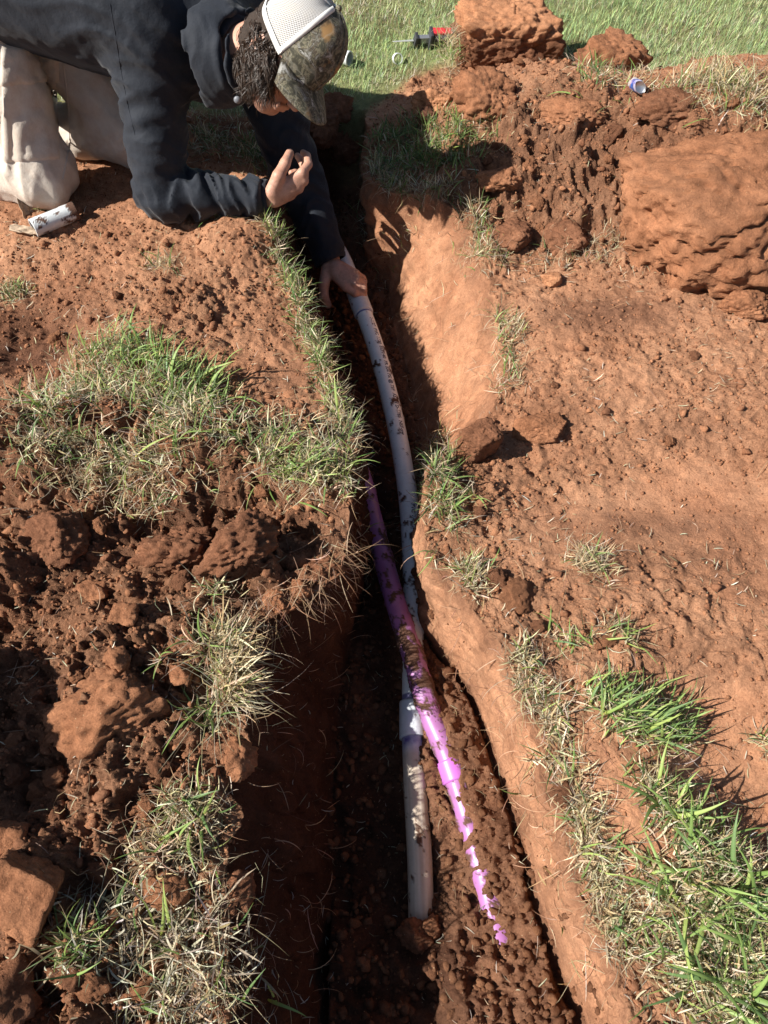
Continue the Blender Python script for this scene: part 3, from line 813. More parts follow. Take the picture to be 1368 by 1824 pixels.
# torn dry leaf of bark beside the offcut
M_BARK = simple_mat('dry_leaf', (.36, .27, .19), .85, nscale=90, namp=.35, bump=.002)
def curled_sheet(px, py, L, Wd, rz, tilt, curl, seed, name, label, thick=.0012):
    nu, nv = 26, 12; u, v = np.meshgrid(np.linspace(-1, 1, nu), np.linspace(-1, 1, nv), indexing='ij')
    e = 1-.35*u*u+.16*pn(u*3, v*3+seed, seed); X_ = u*L/2; a = v*curl; Y_ = np.sin(a)*Wd/2/max(curl, .01)*e; Z_ = (1-np.cos(a))*Wd/2/max(curl, .01)*e+.006*pn(u*2.5+seed, v*2)
    t = np.stack([X_, Y_, Z_], -1).reshape(-1, 3); bt = t-np.array([0, 0, thick]); n = nu*nv
    F = []
    for i in range(nu-1):
        for j in range(nv-1):
            a0 = i*nv+j; F.append((a0, a0+nv, a0+nv+1, a0+1)); F.append((n+a0, n+a0+1, n+a0+nv+1, n+a0+nv))
    for i in range(nu-1):
        for j in (0, nv-1):
            a0 = i*nv+j; F.append((a0, n+a0, n+a0+nv, a0+nv) if j == 0 else (a0, a0+nv, n+a0+nv, n+a0))
    o = mesh_obj(name, np.vstack([t, bt]), F, M_BARK); o.location = tuple(gpt(px, py)+np.array([0, 0, .012])); o.rotation_euler = (tilt[0], tilt[1], rz)
    return tag(o, label, 'bark scrap')
curled_sheet(48, 378, .085, .035, R(112), (.5, -.9), .8, 1, 'bark_strip', 'tall curled strip of dry bark standing beside the pipe offcut')
curled_sheet(45, 418, .075, .03, R(-8), (.3, .1), 1.3, 2, 'bark_strip', 'curled strip of dry bark lying flat left of the pipe offcut')
curled_sheet(68, 412, .035, .022, R(-50), (.4, -.2), .9, 3, 'bark_strip', 'small torn bark flake nearest the open end of the pipe offcut')

# crushed can half buried behind the spoil
k = NT('can_print'); co = k.obj()
sx = k.n('ShaderNodeSeparateXYZ'); k.l(co, sx.inputs[0])
nn_ = k.noise(45, 3, .6, co)
c = k.ramp(k.math('ADD', k.math('MULTIPLY', sx.outputs[2], 9.0), k.math('MULTIPLY', nn_, .9)), [(.30, (.75, .72, .74)), (.42, (.55, .38, .60)), (.5, (.02, .06, .5)), (.62, (.03, .25, .75)), (.72, (.03, .05, .42)), (.85, (.6, .55, .7))])
k.l(c, k.b.inputs['Base Color']); k.b.inputs['Metallic'].default_value = .4; k.b.inputs['Roughness'].default_value = .3
M_CAN = k.m; M_ALU = simple_mat('aluminium', (.65, .65, .67), .3, .9)
croot = empty('drink_can', gpt(1128, 176)+np.array([0, 0, .034]), 'crushed blue and white drink can half buried behind the spoil heap', 'can')
prof = [(-.05, .020), (-.047, .025), (-.04, .027), (-.01, .027), (.01, .0255), (.03, .027), (.042, .026), (.05, .022)]
n = 28; V = []; F = []
for i, (h, r) in enumerate(prof):
    for q in range(n):
        a = 2*math.pi*q/n; rr = r*(1+.10*math.sin(2*a+h*40)+.05*math.sin(5*a+h*90))
        V.append((rr*math.cos(a), rr*math.sin(a)*.8, h))
for i in range(len(prof)-1):
    for q in range(n): F.append((i*n+q, i*n+(q+1) % n, (i+1)*n+(q+1) % n, (i+1)*n+q))
F.append(tuple(range(n))[::-1])
o = mesh_obj('can_body', V, F, M_CAN, croot)
n2 = len(V); V2 = [(.0215*math.cos(2*math.pi*q/n), .0215*math.sin(2*math.pi*q/n)*.8, .05) for q in range(n)]+[(.018*math.cos(2*math.pi*q/n), .018*math.sin(2*math.pi*q/n)*.8, .047) for q in range(n)]
F2 = [(q, (q+1) % n, n+(q+1) % n, n+q) for q in range(n)]+[tuple(range(n, 2*n))]
mesh_obj('can_lid', V2, F2, M_ALU, croot)
croot.scale = (.72, .72, .72)
croot.rotation_euler = (R(62), R(38), R(-20))

# reciprocating saw lying on the lawn
def box_mesh(parts, bev=.002):
    bm = bmesh.new()
    for (c, h, rot) in parts:
        m = Matrix.Translation(c) @ Matrix.Rotation(rot, 4, 'Y') @ Matrix.Diagonal((h[0]*2, h[1]*2, h[2]*2, 1))
        bmesh.ops.create_cube(bm, size=1, matrix=m)
    bmesh.ops.bevel(bm, geom=bm.edges[:], offset=bev, segments=2, affect='EDGES', profile=.6)
    me = bpy.data.meshes.new('part'); bm.to_mesh(me); bm.free(); return me
def part(name, me, mat, root):
    me.name = name; me.materials.append(mat); o = bpy.data.objects.new(name, me); COL.objects.link(o); o.parent = root
    me.polygons.foreach_set('use_smooth', np.zeros(len(me.polygons), bool)); return o
M_BLACK = simple_mat('black_rubber', (.035, .036, .04), .6, nscale=80); M_GREY = simple_mat('grey_metal', (.30, .31, .33), .4, .6); M_RED = simple_mat('red_plastic', (.55, .03, .04), .4)
M_BLADEM = simple_mat('saw_blade_metal', (.62, .62, .6), .35, .5)
saw = empty('reciprocating_saw', gpt(745, 84)+np.array([0, 0, .022]), 'red and black reciprocating saw lying on the lawn, blade pointing away from the turf block', 'power saw')
saw.scale = (.86, .86, .86)
saw.rotation_euler = (R(10), 0, R(6))
bl = [(-.105, 0, -.004), (-.02, 0, -.012), (-.02, 0, .008), (-.10, 0, .006)]
V = [(x_, y_, z_) for y_ in (-.0008, .0008) for (x_, _, z_) in bl]; F = [(0, 1, 2, 3), (7, 6, 5, 4), (0, 4, 5, 1), (1, 5, 6, 2), (2, 6, 7, 3), (3, 7, 4, 0)]
nt = 16
for q in range(nt):
    x0 = -.1+q*.005; zb = -.004-.008*(x0+.105)/.085; b = len(V)
    V += [(x0, -.0007, zb+.0005), (x0+.005, -.0007, zb-.0002), (x0+.0015, -.0007, zb-.0035), (x0, .0007, zb+.0005), (x0+.005, .0007, zb-.0002), (x0+.0015, .0007, zb-.0035)]
    F += [(b, b+2, b+1), (b+3, b+4, b+5), (b, b+3, b+5, b+2), (b+1, b+2, b+5, b+4)]
bo = mesh_obj('blade', V, F, M_BLADEM, saw, smooth=False)
bo.rotation_euler = (R(70), 0, 0)
part('shoe', box_mesh([((-.012, 0, .0), (.006, .02, .022), .25), ((-.002, 0, .002), (.010, .012, .012), 0)]), M_BLACK, saw)
part('nose', box_mesh([((.022, 0, .004), (.022, .011, .011), 0)]), M_GREY, saw)
part('front_guard', box_mesh([((.048, 0, .004), (.007, .03, .032), .12)], .004), M_BLACK, saw)
part('motor_housing', box_mesh([((.10, 0, 0), (.048, .027, .024), 0), ((.16, 0, -.005), (.02, .03, .03), 0)], .007), M_BLACK, saw)
part('red_cover', box_mesh([((.095, .006, .024), (.040, .018, .008), .05)], .004), M_RED, saw)
part('handle', box_mesh([((.21, 0, .02), (.05, .016, .014), -.1), ((.255, 0, -.01), (.014, .016, .035), .2)], .006), M_RED, saw)
part('battery', box_mesh([((.275, 0, -.03), (.03, .03, .022), .1)], .005), M_BLACK, saw)

# ---------------------------------------------------------------- grass
GREEN = np.array([[.15, .23, .065], [.20, .29, .085], [.11, .18, .065], [.26, .33, .10]])
DRY = np.array([[.56, .50, .36], [.48, .40, .27], [.66, .62, .50], [.38, .29, .18]])
def blades(base, head, tilt, length, width, bend, cols, nseg=3, twist=None, wav=None, tip=1.5, rg=None):
    n = len(base); t = np.linspace(0, 1, nseg+1)
    pos = np.zeros((n, nseg+1, 3)); pos[:, 0] = base
    ang = tilt[:, None]+bend[:, None]*t[None]**1.2
    hd = head[:, None]+(wav[:, None]*t[None] if wav is not None else 0)
    seg = length[:, None]/nseg
    for i in range(nseg):
        a = .5*(ang[:, i]+ang[:, i+1]); h = .5*(hd[:, i]+hd[:, i+1]) if wav is not None else head
        pos[:, i+1] = pos[:, i]+seg*np.stack([np.sin(a)*np.cos(h), np.sin(a)*np.sin(h), np.cos(a)], -1)
    tw = twist if twist is not None else np.zeros(n)
    sh = head+math.pi/2+tw
    side = np.stack([np.cos(sh), np.sin(sh), np.sin(tw)*.4], -1)
    w = width[:, None]*.5*np.clip(1-t[None]**tip, .06, 1)*np.clip(.55+t[None]*3, 0, 1)
    L_ = pos-side[:, None]*w[..., None]; R_ = pos+side[:, None]*w[..., None]
    V = np.stack([L_, R_], 2).reshape(-1, 3)
    o = (np.arange(n)*(nseg+1)*2)[:, None]; i = (np.arange(nseg)*2)[None]
    F = np.stack([o+i, o+i+1, o+i+3, o+i+2], -1).reshape(-1, 4)
    C = np.repeat(cols[:, None], (nseg+1)*2, 1)
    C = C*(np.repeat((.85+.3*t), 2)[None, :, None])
    return V, F, C.reshape(-1, 3)
def pick(rg, pal, n, j=.18):
    c = pal[rg.integers(0, len(pal), n)]
    return c*(1+j*rg.normal(size=(n, 1)))*(1+.06*rg.normal(size=(n, 3)))
class Acc:
    def __init__(s): s.V, s.F, s.C, s.o = [], [], [], 0
    def add(s, V, F, C):
        s.V.append(V); s.F.append(F+s.o); s.C.append(C); s.o += len(V)
    def make(s, name, parent=None, **kw):
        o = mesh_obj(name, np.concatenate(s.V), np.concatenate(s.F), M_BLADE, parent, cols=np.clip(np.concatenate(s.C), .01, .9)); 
        if kw: tag(o, **kw)
        return o
rg = np.random.default_rng(5)
# the lawn
acc = Acc()
def lawn_field(n, box, f, lmul=1.0, wmul=1.0):
    x = rg.uniform(box[0], box[1], n); y = rg.uniform(box[2], box[3], n)
    e = y-lawn_y(x)+.10*fbm(x, y, 1.1, 4, 3)
    keep = (e > 0) & (rg.uniform(size=n) < .35+4*e) & (rg.uniform(size=n) < f)
    keep &= ~((x > xl_rim(y)-.02) & (x < xr_rim(y)+.02) & (y < Y_END))
    x, y = x[keep], y[keep]; n = len(x); z = hgt(x, y)
    dryf = np.clip(.33+.5*fbm(x, y, 3.3, 2.5, 3)+.5*np.exp(-((y-lawn_y(x))/.07)**2), .05, .95)
    isd = rg.uniform(size=n) < dryf
    c = np.where(isd[:, None], pick(rg, DRY, n), pick(rg, GREEN*1.8*np.array([1.12, 1.02, 1.5]), n))
    ln = np.where(isd, rg.uniform(.012, .034, n), rg.uniform(.018, .045, n))*lmul
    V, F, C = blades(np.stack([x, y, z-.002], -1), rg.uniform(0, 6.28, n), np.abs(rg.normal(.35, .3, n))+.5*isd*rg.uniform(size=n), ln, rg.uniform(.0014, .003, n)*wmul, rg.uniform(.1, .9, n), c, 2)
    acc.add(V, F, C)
lawn_field(120000, (-1.9, 2.2, 1.9, 3.35), 1.0)
lawn_field(15000, (-3.2, 3.4, 3.3, 4.8), 1.0, 1.2, 2.6)
acc.make('lawn_grass', kind='stuff')

def in_px(poly_pts):
    P = np.array([atz(a, b)[:2] for a, b in poly_pts]); return P
def stalks_on(line, n, spread, rg):
    """points along a pixel polyline"""
    P = np.array([gpt(a, b)[:2] for a, b in line]); L = np.r_[0, np.cumsum(np.linalg.norm(np.diff(P, axis=0), axis=1))]
    t = rg.uniform(0, L[-1], n); x = np.interp(t, L, P[:, 0]); y = np.interp(t, L, P[:, 1])
    return x+rg.normal(size=n)*spread, y+rg.normal(size=n)*spread
BL_PROTO = []
rgp = np.random.default_rng(77)
def leaf_mesh(seed):
    """one broad green leaf of couch grass, folded along the middle; unit length up +z, bending to +x"""
    r = np.random.default_rng(seed); n = 9; t = np.linspace(0, 1, n)
    bend = r.uniform(.5, 1.5); th = r.uniform(0, .3); p = [np.zeros(3)]
    for i in range(n-1):
        a = th+bend*t[i]**1.3; p.append(p[-1]+np.array([math.sin(a), .12*math.sin(3*t[i]+seed), math.cos(a)])/(n-1))
    p = np.array(p); w = .5*np.clip(np.minimum(t*4+.45, 1), 0, 1)*(1-t**2.2)*.058+.0015
    V = []
    for i in range(n):
        a = th+bend*t[i]**1.3; nrm = np.array([math.cos(a), 0, -math.sin(a)])
        V += [p[i]+np.array([0, -w[i], 0])-nrm*w[i]*.45*-1, p[i], p[i]+np.array([0, w[i], 0])+nrm*w[i]*.45]
    F = []
    for i in range(n-1):
        b = i*3; F += [(b, b+1, b+4, b+3), (b+1, b+2, b+5, b+4)]
    V = np.array(V); g = GREEN[seed % 4]*1.1
    yel = np.array([.42, .42, .05])
    k = (np.exp(-(t/.16)**2)*r.uniform(.2, 1)+(.5*sstep(.85, 1, t) if seed % 3 == 0 else 0))[:, None]
    c = np.repeat(g*(1-k)+yel*k, 3, 0); c[1::3] *= 1.25
    return mesh_obj('leaf', V, np.array(F), M_BLADE, cols=c, link=False)
for q in range(14): BL_PROTO.append(leaf_mesh(q))
NLEAF = [0]
def add_leaves(root, pts, rg, smin, smax, up=.35, biasdir=None):
    for (x, y, z) in pts:
        s = rg.uniform(smin, smax); o = bpy.data.objects.new('leaf', BL_PROTO[rg.integers(0, 14)]); COL.objects.link(o)
        o.parent = root
        o.location = (x-root.location.x, y-root.location.y, z-root.location.z)
        a = rg.uniform(0, 6.28) if biasdir is None else rg.normal(biasdir, .9)
        o.rotation_euler = (rg.normal(0, up), rg.normal(.35, up), a)
        o.scale = (s, s*rg.uniform(.8, 1.25), s); NLEAF[0] += 1
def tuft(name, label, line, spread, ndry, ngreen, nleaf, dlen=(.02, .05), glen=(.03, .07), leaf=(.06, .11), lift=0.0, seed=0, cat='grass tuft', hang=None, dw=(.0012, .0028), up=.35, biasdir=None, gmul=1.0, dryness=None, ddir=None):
    rg = np.random.default_rng(900+seed)
    P = np.array([gpt(a, b) for a, b in line]); c0 = P.mean(0)
    root = empty(name, (c0[0], c0[1], float(hgt(c0[0], c0[1])[0])), label, cat)
    off = np.array(root.location)
    a = Acc()
    if ndry:
        x, y = stalks_on(line, ndry, spread, rg); z = hgt(x, y)+lift*rg.uniform(0, 1, ndry)
        # lying runners and dead leaves, many cross each other
        V, F, C = blades(np.stack([x, y, z+.003], -1)-off, rg.uniform(0, 6.28, ndry) if ddir is None else rg.normal(ddir, .8, ndry), rg.uniform(.3, 1.75, ndry), rg.uniform(*dlen, ndry), rg.uniform(*dw, ndry), rg.normal(.3, .7, ndry),
                         pick(rg, DRY*np.array([1, .95, .85]) if dryness is None else DRY*dryness, ndry), 4, twist=rg.normal(0, .6, ndry), wav=rg.normal(0, 1.0, ndry), tip=4)
        a.add(V, F, C)
        k = ndry//3   # finer hair
        x, y = stalks_on(line, k, spread*1.15, rg); z = hgt(x, y)+lift*rg.uniform(0, 1, k)
        V, F, C = blades(np.stack([x, y, z+.002], -1)-off, rg.uniform(0, 6.28, k), rg.uniform(.6, 1.7, k), rg.uniform(dlen[0]*1.2, dlen[1]*1.8, k), np.full(k, .0008), rg.normal(.4, 1.0, k),
                         pick(rg, DRY*.85, k), 5, wav=rg.normal(0, 1.6, k), tip=6)
        a.add(V, F, C)
    if hang:
        n = hang; x, y = stalks_on(line, n, spread*.5, rg); z = hgt(x, y)
        d = rg.normal(-math.pi/2, 1.0, n)
        V, F, C = blades(np.stack([x, y, z], -1)-off, d, rg.uniform(1.0, 1.7, n), rg.uniform(.03, .11, n), np.full(n, .0009), rg.uniform(.6, 1.6, n), pick(rg, np.array([[.30, .17, .10], [.42, .28, .17]]), n), 6, wav=rg.normal(0, 1.5, n), tip=6)
        a.add(V, F, C)
    if ndry or hang:
        o = a.make('thatch', root); o['kind'] = 'stuff'
    if ngreen:
        a = Acc(); x, y = stalks_on(line, ngreen, spread*.9, rg); z = hgt(x, y)+lift*.5
        V, F, C = blades(np.stack([x, y, z], -1)-off, rg.uniform(0, 6.28, ngreen) if biasdir is None else rg.normal(biasdir, 1.0, ngreen), np.abs(rg.normal(.6, .4, ngreen)), rg.uniform(*glen, ngreen), rg.uniform(.0022, .0042, ngreen), rg.uniform(.2, 1.3, ngreen),
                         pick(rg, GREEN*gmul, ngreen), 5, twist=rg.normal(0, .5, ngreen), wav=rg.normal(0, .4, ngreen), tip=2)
        a.add(V, F, C); o = a.make('green_blades', root); o['kind'] = 'stuff'
    if nleaf:
        x, y = stalks_on(line, nleaf, spread*.8, rg); z = hgt(x, y)+lift*.3
        add_leaves(root, np.stack([x, y, z], -1), rg, leaf[0], leaf[1], up, biasdir)
    return root
# the overturned turf on the left bank
T = tuft
T('turf_grass', 'dense mat of mixed dry and green grass on the overturned turf left of the trench', [(70, 760), (150, 690), (260, 720), (360, 770), (480, 800), (610, 845)], .042, 1300, 330, 44, lift=.03, seed=1, cat='grass mat', hang=60, leaf=(.06, .10), up=.5, dlen=(.02, .055))
T('turf_grass', 'upper left part of the turf where long green blades fall over dry thatch', [(150, 640), (230, 640), (300, 680), (380, 720)], .035, 450, 260, 50, lift=.04, seed=2, cat='grass mat', biasdir=.4, leaf=(.07, .12), glen=(.04, .10))
T('turf_grass', 'straw-coloured left front corner of the turf', [(60, 800), (140, 820), (220, 850), (320, 840)], .032, 900, 120, 5, lift=.02, seed=3, cat='grass mat', hang=50)
T('turf_grass', 'tip of the turf hanging over the trench above the purple pipe', [(470, 820), (560, 840), (622, 850)], .022, 520, 160, 14, lift=.02, seed=4, cat='grass mat', biasdir=-.2, hang=70)
# left lip of the trench
T('lip_grass', 'narrow strip of grass on the left lip beside the man\'s reaching arm', [(478, 400), (500, 450), (525, 510), (545, 560)], .015, 420, 260, 8, seed=5, lift=.01, hang=30, leaf=(.04, .07))
T('lip_grass', 'green strip of grass on the left lip across from the bent pipe', [(545, 570), (562, 610), (580, 660)], .015, 300, 170, 7, seed=6, leaf=(.04, .08), hang=30)
T('lip_grass', 'shaded wiry grass on the lip just behind the turf', [(585, 690), (605, 740), (620, 790)], .017, 330, 90, 2, seed=7, hang=60)
T('dry_tuft', 'pale straw patch on the soil below the man\'s elbow', [(270, 470), (310, 480)], .018, 140, 10, 0, seed=8, dlen=(.015, .04), dw=(.001, .002))
T('grass_tuft', 'small green tuft at the left edge above the dark hollow', [(5, 520), (40, 520)], .022, 170, 60, 0, seed=9, glen=(.02, .04), dlen=(.015, .03))
T('grass_tuft', 'little green sprig right under the bent elbow', [(385, 392), (405, 388)], .006, 24, 14, 5, seed=10, leaf=(.03, .05))
T('grass_tuft', 'short tuft behind the pipe offcut', [(75, 372), (92, 368)], .010, 60, 26, 0, seed=11, glen=(.02, .04))
# weeds on the left bank
T('weed_clump', 'tall green weeds with a pale dead tangle leaning over the trench', [(350, 1120), (380, 1150), (400, 1190)], .020, 130, 20, 24, seed=12, leaf=(.05, .085), up=.4, hang=30)
T('dead_tangle', 'bleached dead runners sticking out over the dark trench', [(405, 1140), (410, 1180), (408, 1230), (404, 1260)], .012, 420, 20, 6, seed=13, dlen=(.035, .105), hang=40, dw=(.0016, .0034), ddir=.1, lift=.02, leaf=(.05, .08), biasdir=0)
T('weed_clump', 'broad-leaved green weed below the pale tangle', [(365, 1260), (375, 1300)], .012, 60, 6, 12, seed=14, leaf=(.06, .10), up=.5)
T('weed_clump', 'lone pair of upright green leaves among the clods', [(285, 1180), (292, 1170)], .004, 4, 0, 3, seed=15, leaf=(.05, .07), up=.2)
T('weed_clump', 'flat green weed over dead stalks on the left lip', [(300, 1440), (340, 1450), (370, 1440)], .020, 240, 16, 13, seed=16, leaf=(.05, .09), up=.5, hang=40)
T('dead_tangle', 'tangle of pale stalks left of the flat green weed\'s foot', [(250, 1500), (310, 1530), (370, 1500)], .022, 270, 14, 4, seed=17, dw=(.0014, .003), dlen=(.02, .05), hang=50)
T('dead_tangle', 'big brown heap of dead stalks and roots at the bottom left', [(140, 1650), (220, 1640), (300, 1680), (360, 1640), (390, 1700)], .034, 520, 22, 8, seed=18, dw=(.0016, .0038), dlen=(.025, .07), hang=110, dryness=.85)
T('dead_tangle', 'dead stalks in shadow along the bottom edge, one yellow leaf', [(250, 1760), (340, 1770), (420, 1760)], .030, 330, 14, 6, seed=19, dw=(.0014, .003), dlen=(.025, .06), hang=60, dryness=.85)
T('grass_tuft', 'dark green tuft in the shade at the bottom left', [(120, 1690), (165, 1680)], .014, 50, 50, 7, seed=20, leaf=(.04, .07))
T('dead_tangle', 'few dead stalks below the clods of the turf front', [(370, 1060), (400, 1050)], .012, 60, 10, 0, seed=21, hang=20)
# right lip
T('lip_grass', 'bushy grass clump on the right lip pushing against the white pipe', [(765, 800), (780, 840), (790, 890), (795, 930)], .020, 700, 260, 18, seed=22, lift=.01, leaf=(.04, .075), hang=60)
T('weed_clump', 'two upright green shoots beside the grass clump on the right lip', [(838, 880), (848, 895)], .005, 6, 0, 7, seed=23, leaf=(.04, .06), up=.25)
T('dry_tuft', 'straw tuft on the right lip where the pipes cross', [(830, 1010), (850, 1050)], .013, 230, 20, 2, seed=24, hang=40, leaf=(.04, .06))
T('dry_tuft', 'loose straw tuft on the bare soil up from the right weeds', [(1030, 995), (1070, 1010)], .018, 190, 10, 0, seed=25, dlen=(.02, .055), dw=(.001, .002))
T('dry_tuft', 'thin line of dead grass on the rim of the lit wall', [(885, 560), (915, 580), (905, 640), (900, 700)], .018, 260, 40, 3, seed=26, leaf=(.03, .05), dw=(.001, .0022))
T('dry_tuft', 'dead grass at the top corner of the lit wall', [(830, 365), (850, 420), (880, 460), (830, 470)], .022, 330, 60, 3, seed=27, leaf=(.03, .06), dw=(.001, .0022), hang=40)
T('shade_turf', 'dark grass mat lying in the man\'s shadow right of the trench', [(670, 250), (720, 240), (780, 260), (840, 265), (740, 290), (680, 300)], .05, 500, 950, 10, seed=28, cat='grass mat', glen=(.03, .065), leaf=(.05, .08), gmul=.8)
T('shade_turf', 'sunlit straw fringe along the front of the shaded grass mat', [(655, 335), (700, 340), (750, 345), (800, 335)], .018, 620, 120, 3, seed=29, cat='grass mat', hang=110, biasdir=-1.3)
T('dry_tuft', 'straw strewn across the slope below the smooth clods', [(960, 460), (1030, 450), (1100, 440)], .03, 260, 10, 0, seed=30, dw=(.001, .0018))
T('lip_grass', 'pale dead grass along the right lip above the lower wall', [(925, 1160), (935, 1210), (965, 1250), (990, 1300), (975, 1360)], .014, 460, 40, 6, seed=31, hang=90, leaf=(.04, .06), dw=(.0014, .003))
T('weed_clump', 'sparse green shoots at the upper end of the right lip weeds', [(985, 1130), (1000, 1150), (1110, 1120), (1130, 1160)], .012, 90, 20, 14, seed=32, leaf=(.04, .07))
T('weed_clump', 'dense bed of green leaves in the middle of the right lip', [(1060, 1240), (1110, 1270), (1160, 1290), (1210, 1290)], .024, 380, 200, 52, seed=33, leaf=(.055, .095), biasdir=.6)
T('lip_grass', 'brown and straw fringe on the right lip below the dense leaves', [(1020, 1380), (1045, 1480), (1068, 1560), (1095, 1640), (1115, 1700)], .018, 720, 40, 8, seed=34, hang=70, leaf=(.05, .08), dw=(.0014, .003))
T('weed_clump', 'tall green leaves in front of the shadowed hollow at right', [(1150, 1390), (1200, 1450), (1260, 1500), (1310, 1530)], .020, 420, 160, 34, seed=35, leaf=(.07, .11), dw=(.0014, .003))
T('weed_clump', 'thick bed of broad leaves and straw at the lower right corner', [(1160, 1570), (1230, 1600), (1300, 1620), (1370, 1620), (1300, 1570)], .034, 1300, 230, 58, seed=36, leaf=(.08, .14), dw=(.0016, .0034), dlen=(.02, .05))
T('weed_clump', 'bottom right corner mass of straw with long leaves', [(1200, 1700), (1260, 1740), (1330, 1760), (1290, 1800), (1370, 1700)], .036, 1500, 230, 40, seed=37, leaf=(.09, .14), dw=(.0016, .0036), dlen=(.02, .05))
T('dry_tuft', 'wispy green and straw blades on the crest left of the can', [(940, 125), (990, 150), (1050, 150), (1060, 190)], .035, 300, 190, 4, seed=38, glen=(.03, .07))
T('dry_tuft', 'tall bleached grass sticking up at the far right of the crest', [(1200, 175), (1260, 165), (1330, 185), (1366, 200)], .04, 700, 160, 0, seed=39, dlen=(.03, .08))
T('grass_tuft', 'grass flopping over the left side of the big turf block', [(795, 110), (800, 150)], .015, 260, 70, 0, seed=40, lift=.14, dw=(.001, .0022))
T('dry_tuft', 'brown root mat on the crest above the slab', [(1110, 120), (1130, 180), (1240, 200)], .025, 260, 30, 0, seed=41, hang=60)
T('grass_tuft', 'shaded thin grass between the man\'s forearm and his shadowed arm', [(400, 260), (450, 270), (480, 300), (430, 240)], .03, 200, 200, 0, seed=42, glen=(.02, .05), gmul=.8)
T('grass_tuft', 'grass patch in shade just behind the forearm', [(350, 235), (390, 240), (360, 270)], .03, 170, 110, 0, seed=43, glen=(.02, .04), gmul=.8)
T('pipe_sprig', 'green sprig bending over the purple pipe from the right wall', [(762, 1068), (768, 1075)], .003, 8, 0, 4, seed=44, leaf=(.05, .07), biasdir=-2.3, up=.25)
T('dry_tuft', 'small straw tuft at the right edge beside the depression', [(1345, 1310), (1366, 1330)], .008, 30, 6, 3, seed=45, leaf=(.03, .04))
# bits of straw and rootlets strewn everywhere
rg = np.random.default_rng(8); a = Acc()
def strew(n, box, fn, pal, ln, w, wob, seg=3, tl=(1.25, 1.75)):
    x = rg.uniform(box[0], box[1], n); y = rg.uniform(box[2], box[3], n); k = rg.uniform(size=n) < fn(x, y); x, y = x[k], y[k]; n = len(x)
    z = hgt(x, y)
    V, F, C = blades(np.stack([x, y, z+.004], -1), rg.uniform(0, 6.28, n), rg.uniform(tl[0], tl[1], n), rg.uniform(*ln, n), rg.uniform(*w, n), rg.normal(0, .5, n), pick(rg, pal, n), seg, wav=rg.normal(0, wob, n), tip=5)
    a.add(V, F, C)
bankf = lambda x, y: (y < lawn_y(x))*(~in_trench(x, y))*np.clip(.35+.8*fbm(x, y, 7.7, 3.5, 3), .05, 1)
strew(11000, (-1.2, 1.7, -.1, 2.4), bankf, DRY, (.005, .03), (.0008, .002), .5)
strew(4200, (-1.2, 1.7, -.1, 2.4), bankf, np.array([[.33, .2, .12], [.45, .3, .2], [.24, .13, .08]]), (.03, .09), (.0006, .0012), 2.0, 6)
strew(1500, (-.3, .4, -.1, 2.2), lambda x, y: in_trench(x, y)*.8, DRY*.8, (.006, .03), (.0007, .0018), .8)
a.make('straw_litter', kind='stuff')
# rootlets in the walls and hanging from the turf
rg = np.random.default_rng(18); a = Acc()
n = 700; y = rg.uniform(-.1, 1.9, n); right = rg.uniform(size=n) < .55
k = rg.uniform(.05, .9, n); x = np.where(right, xr_rim(y)+(xr_base(y)-xr_rim(y))*k-.006, xl_rim(y)+(np.maximum(xl_base(y), xl_rim(y))-xl_rim(y))*k+.008)
z = -DEPTH*k
V, F, C = blades(np.stack([x, y, z], -1), np.where(right, math.pi, 0)+rg.normal(0, 1.1, n), rg.uniform(1.1, 2.3, n), rg.uniform(.015, .08, n), rg.uniform(.0005, .0015, n), rg.uniform(.3, 1.4, n), pick(rg, np.array([[.38, .22, .13], [.5, .34, .22], [.2, .1, .06]]), n), 7, wav=rg.normal(0, 1.8, n), tip=6)
a.add(V, F, C)
n = 240; x, y = stalks_on([(440, 1090), (480, 1080), (540, 1050), (590, 1000), (610, 950)], n, .018, rg)
z = rg.uniform(-.03, .06, n)
V, F, C = blades(np.stack([x, y-.01, z], -1), rg.normal(-math.pi/2+.3, .9, n), rg.uniform(1.3, 2.4, n), rg.uniform(.03, .11, n), rg.uniform(.0006, .0016, n), rg.uniform(.3, 1.4, n), pick(rg, np.array([[.34, .2, .12], [.45, .3, .2]]), n), 7, wav=rg.normal(0, 1.6, n), tip=6)
a.add(V, F, C)
a.make('rootlets', kind='stuff')
print('leaves', NLEAF[0])

# ---------------------------------------------------------------- implicit surfaces for the figure
def vec(*a): return np.array(a, float)
def capsule(p, a, b, ra, rb, sq=None):
    ab = b-a; t = np.clip(((p-a)@ab)/(ab@ab), 0, 1)
    q = p-(a+t[:, None]*ab)
    if sq is not None:      # flatten along one direction: sq = (unit axis, factor)
        q = q+(q@sq[0])[:, None]*sq[0]*(sq[1]-1)
    return np.sqrt((q*q).sum(1))-(ra+(rb-ra)*t)
def ellipsoid(p, c, r, M=None):
    q = p-c
    if M is not None: q = q@M.T        # rows of M: local axes
    k = np.sqrt(((q/r)**2).sum(1)); k2 = np.sqrt(((q/(np.array(r)**2))**2).sum(1))
    return k*(k-1)/np.maximum(k2, 1e-6)
def smin(a, b, k):
    h = np.clip(.5+.5*(b-a)/k, 0, 1); return b*(1-h)+a*h-k*h*(1-h)
def smax(a, b, k): return -smin(-a, -b, k)
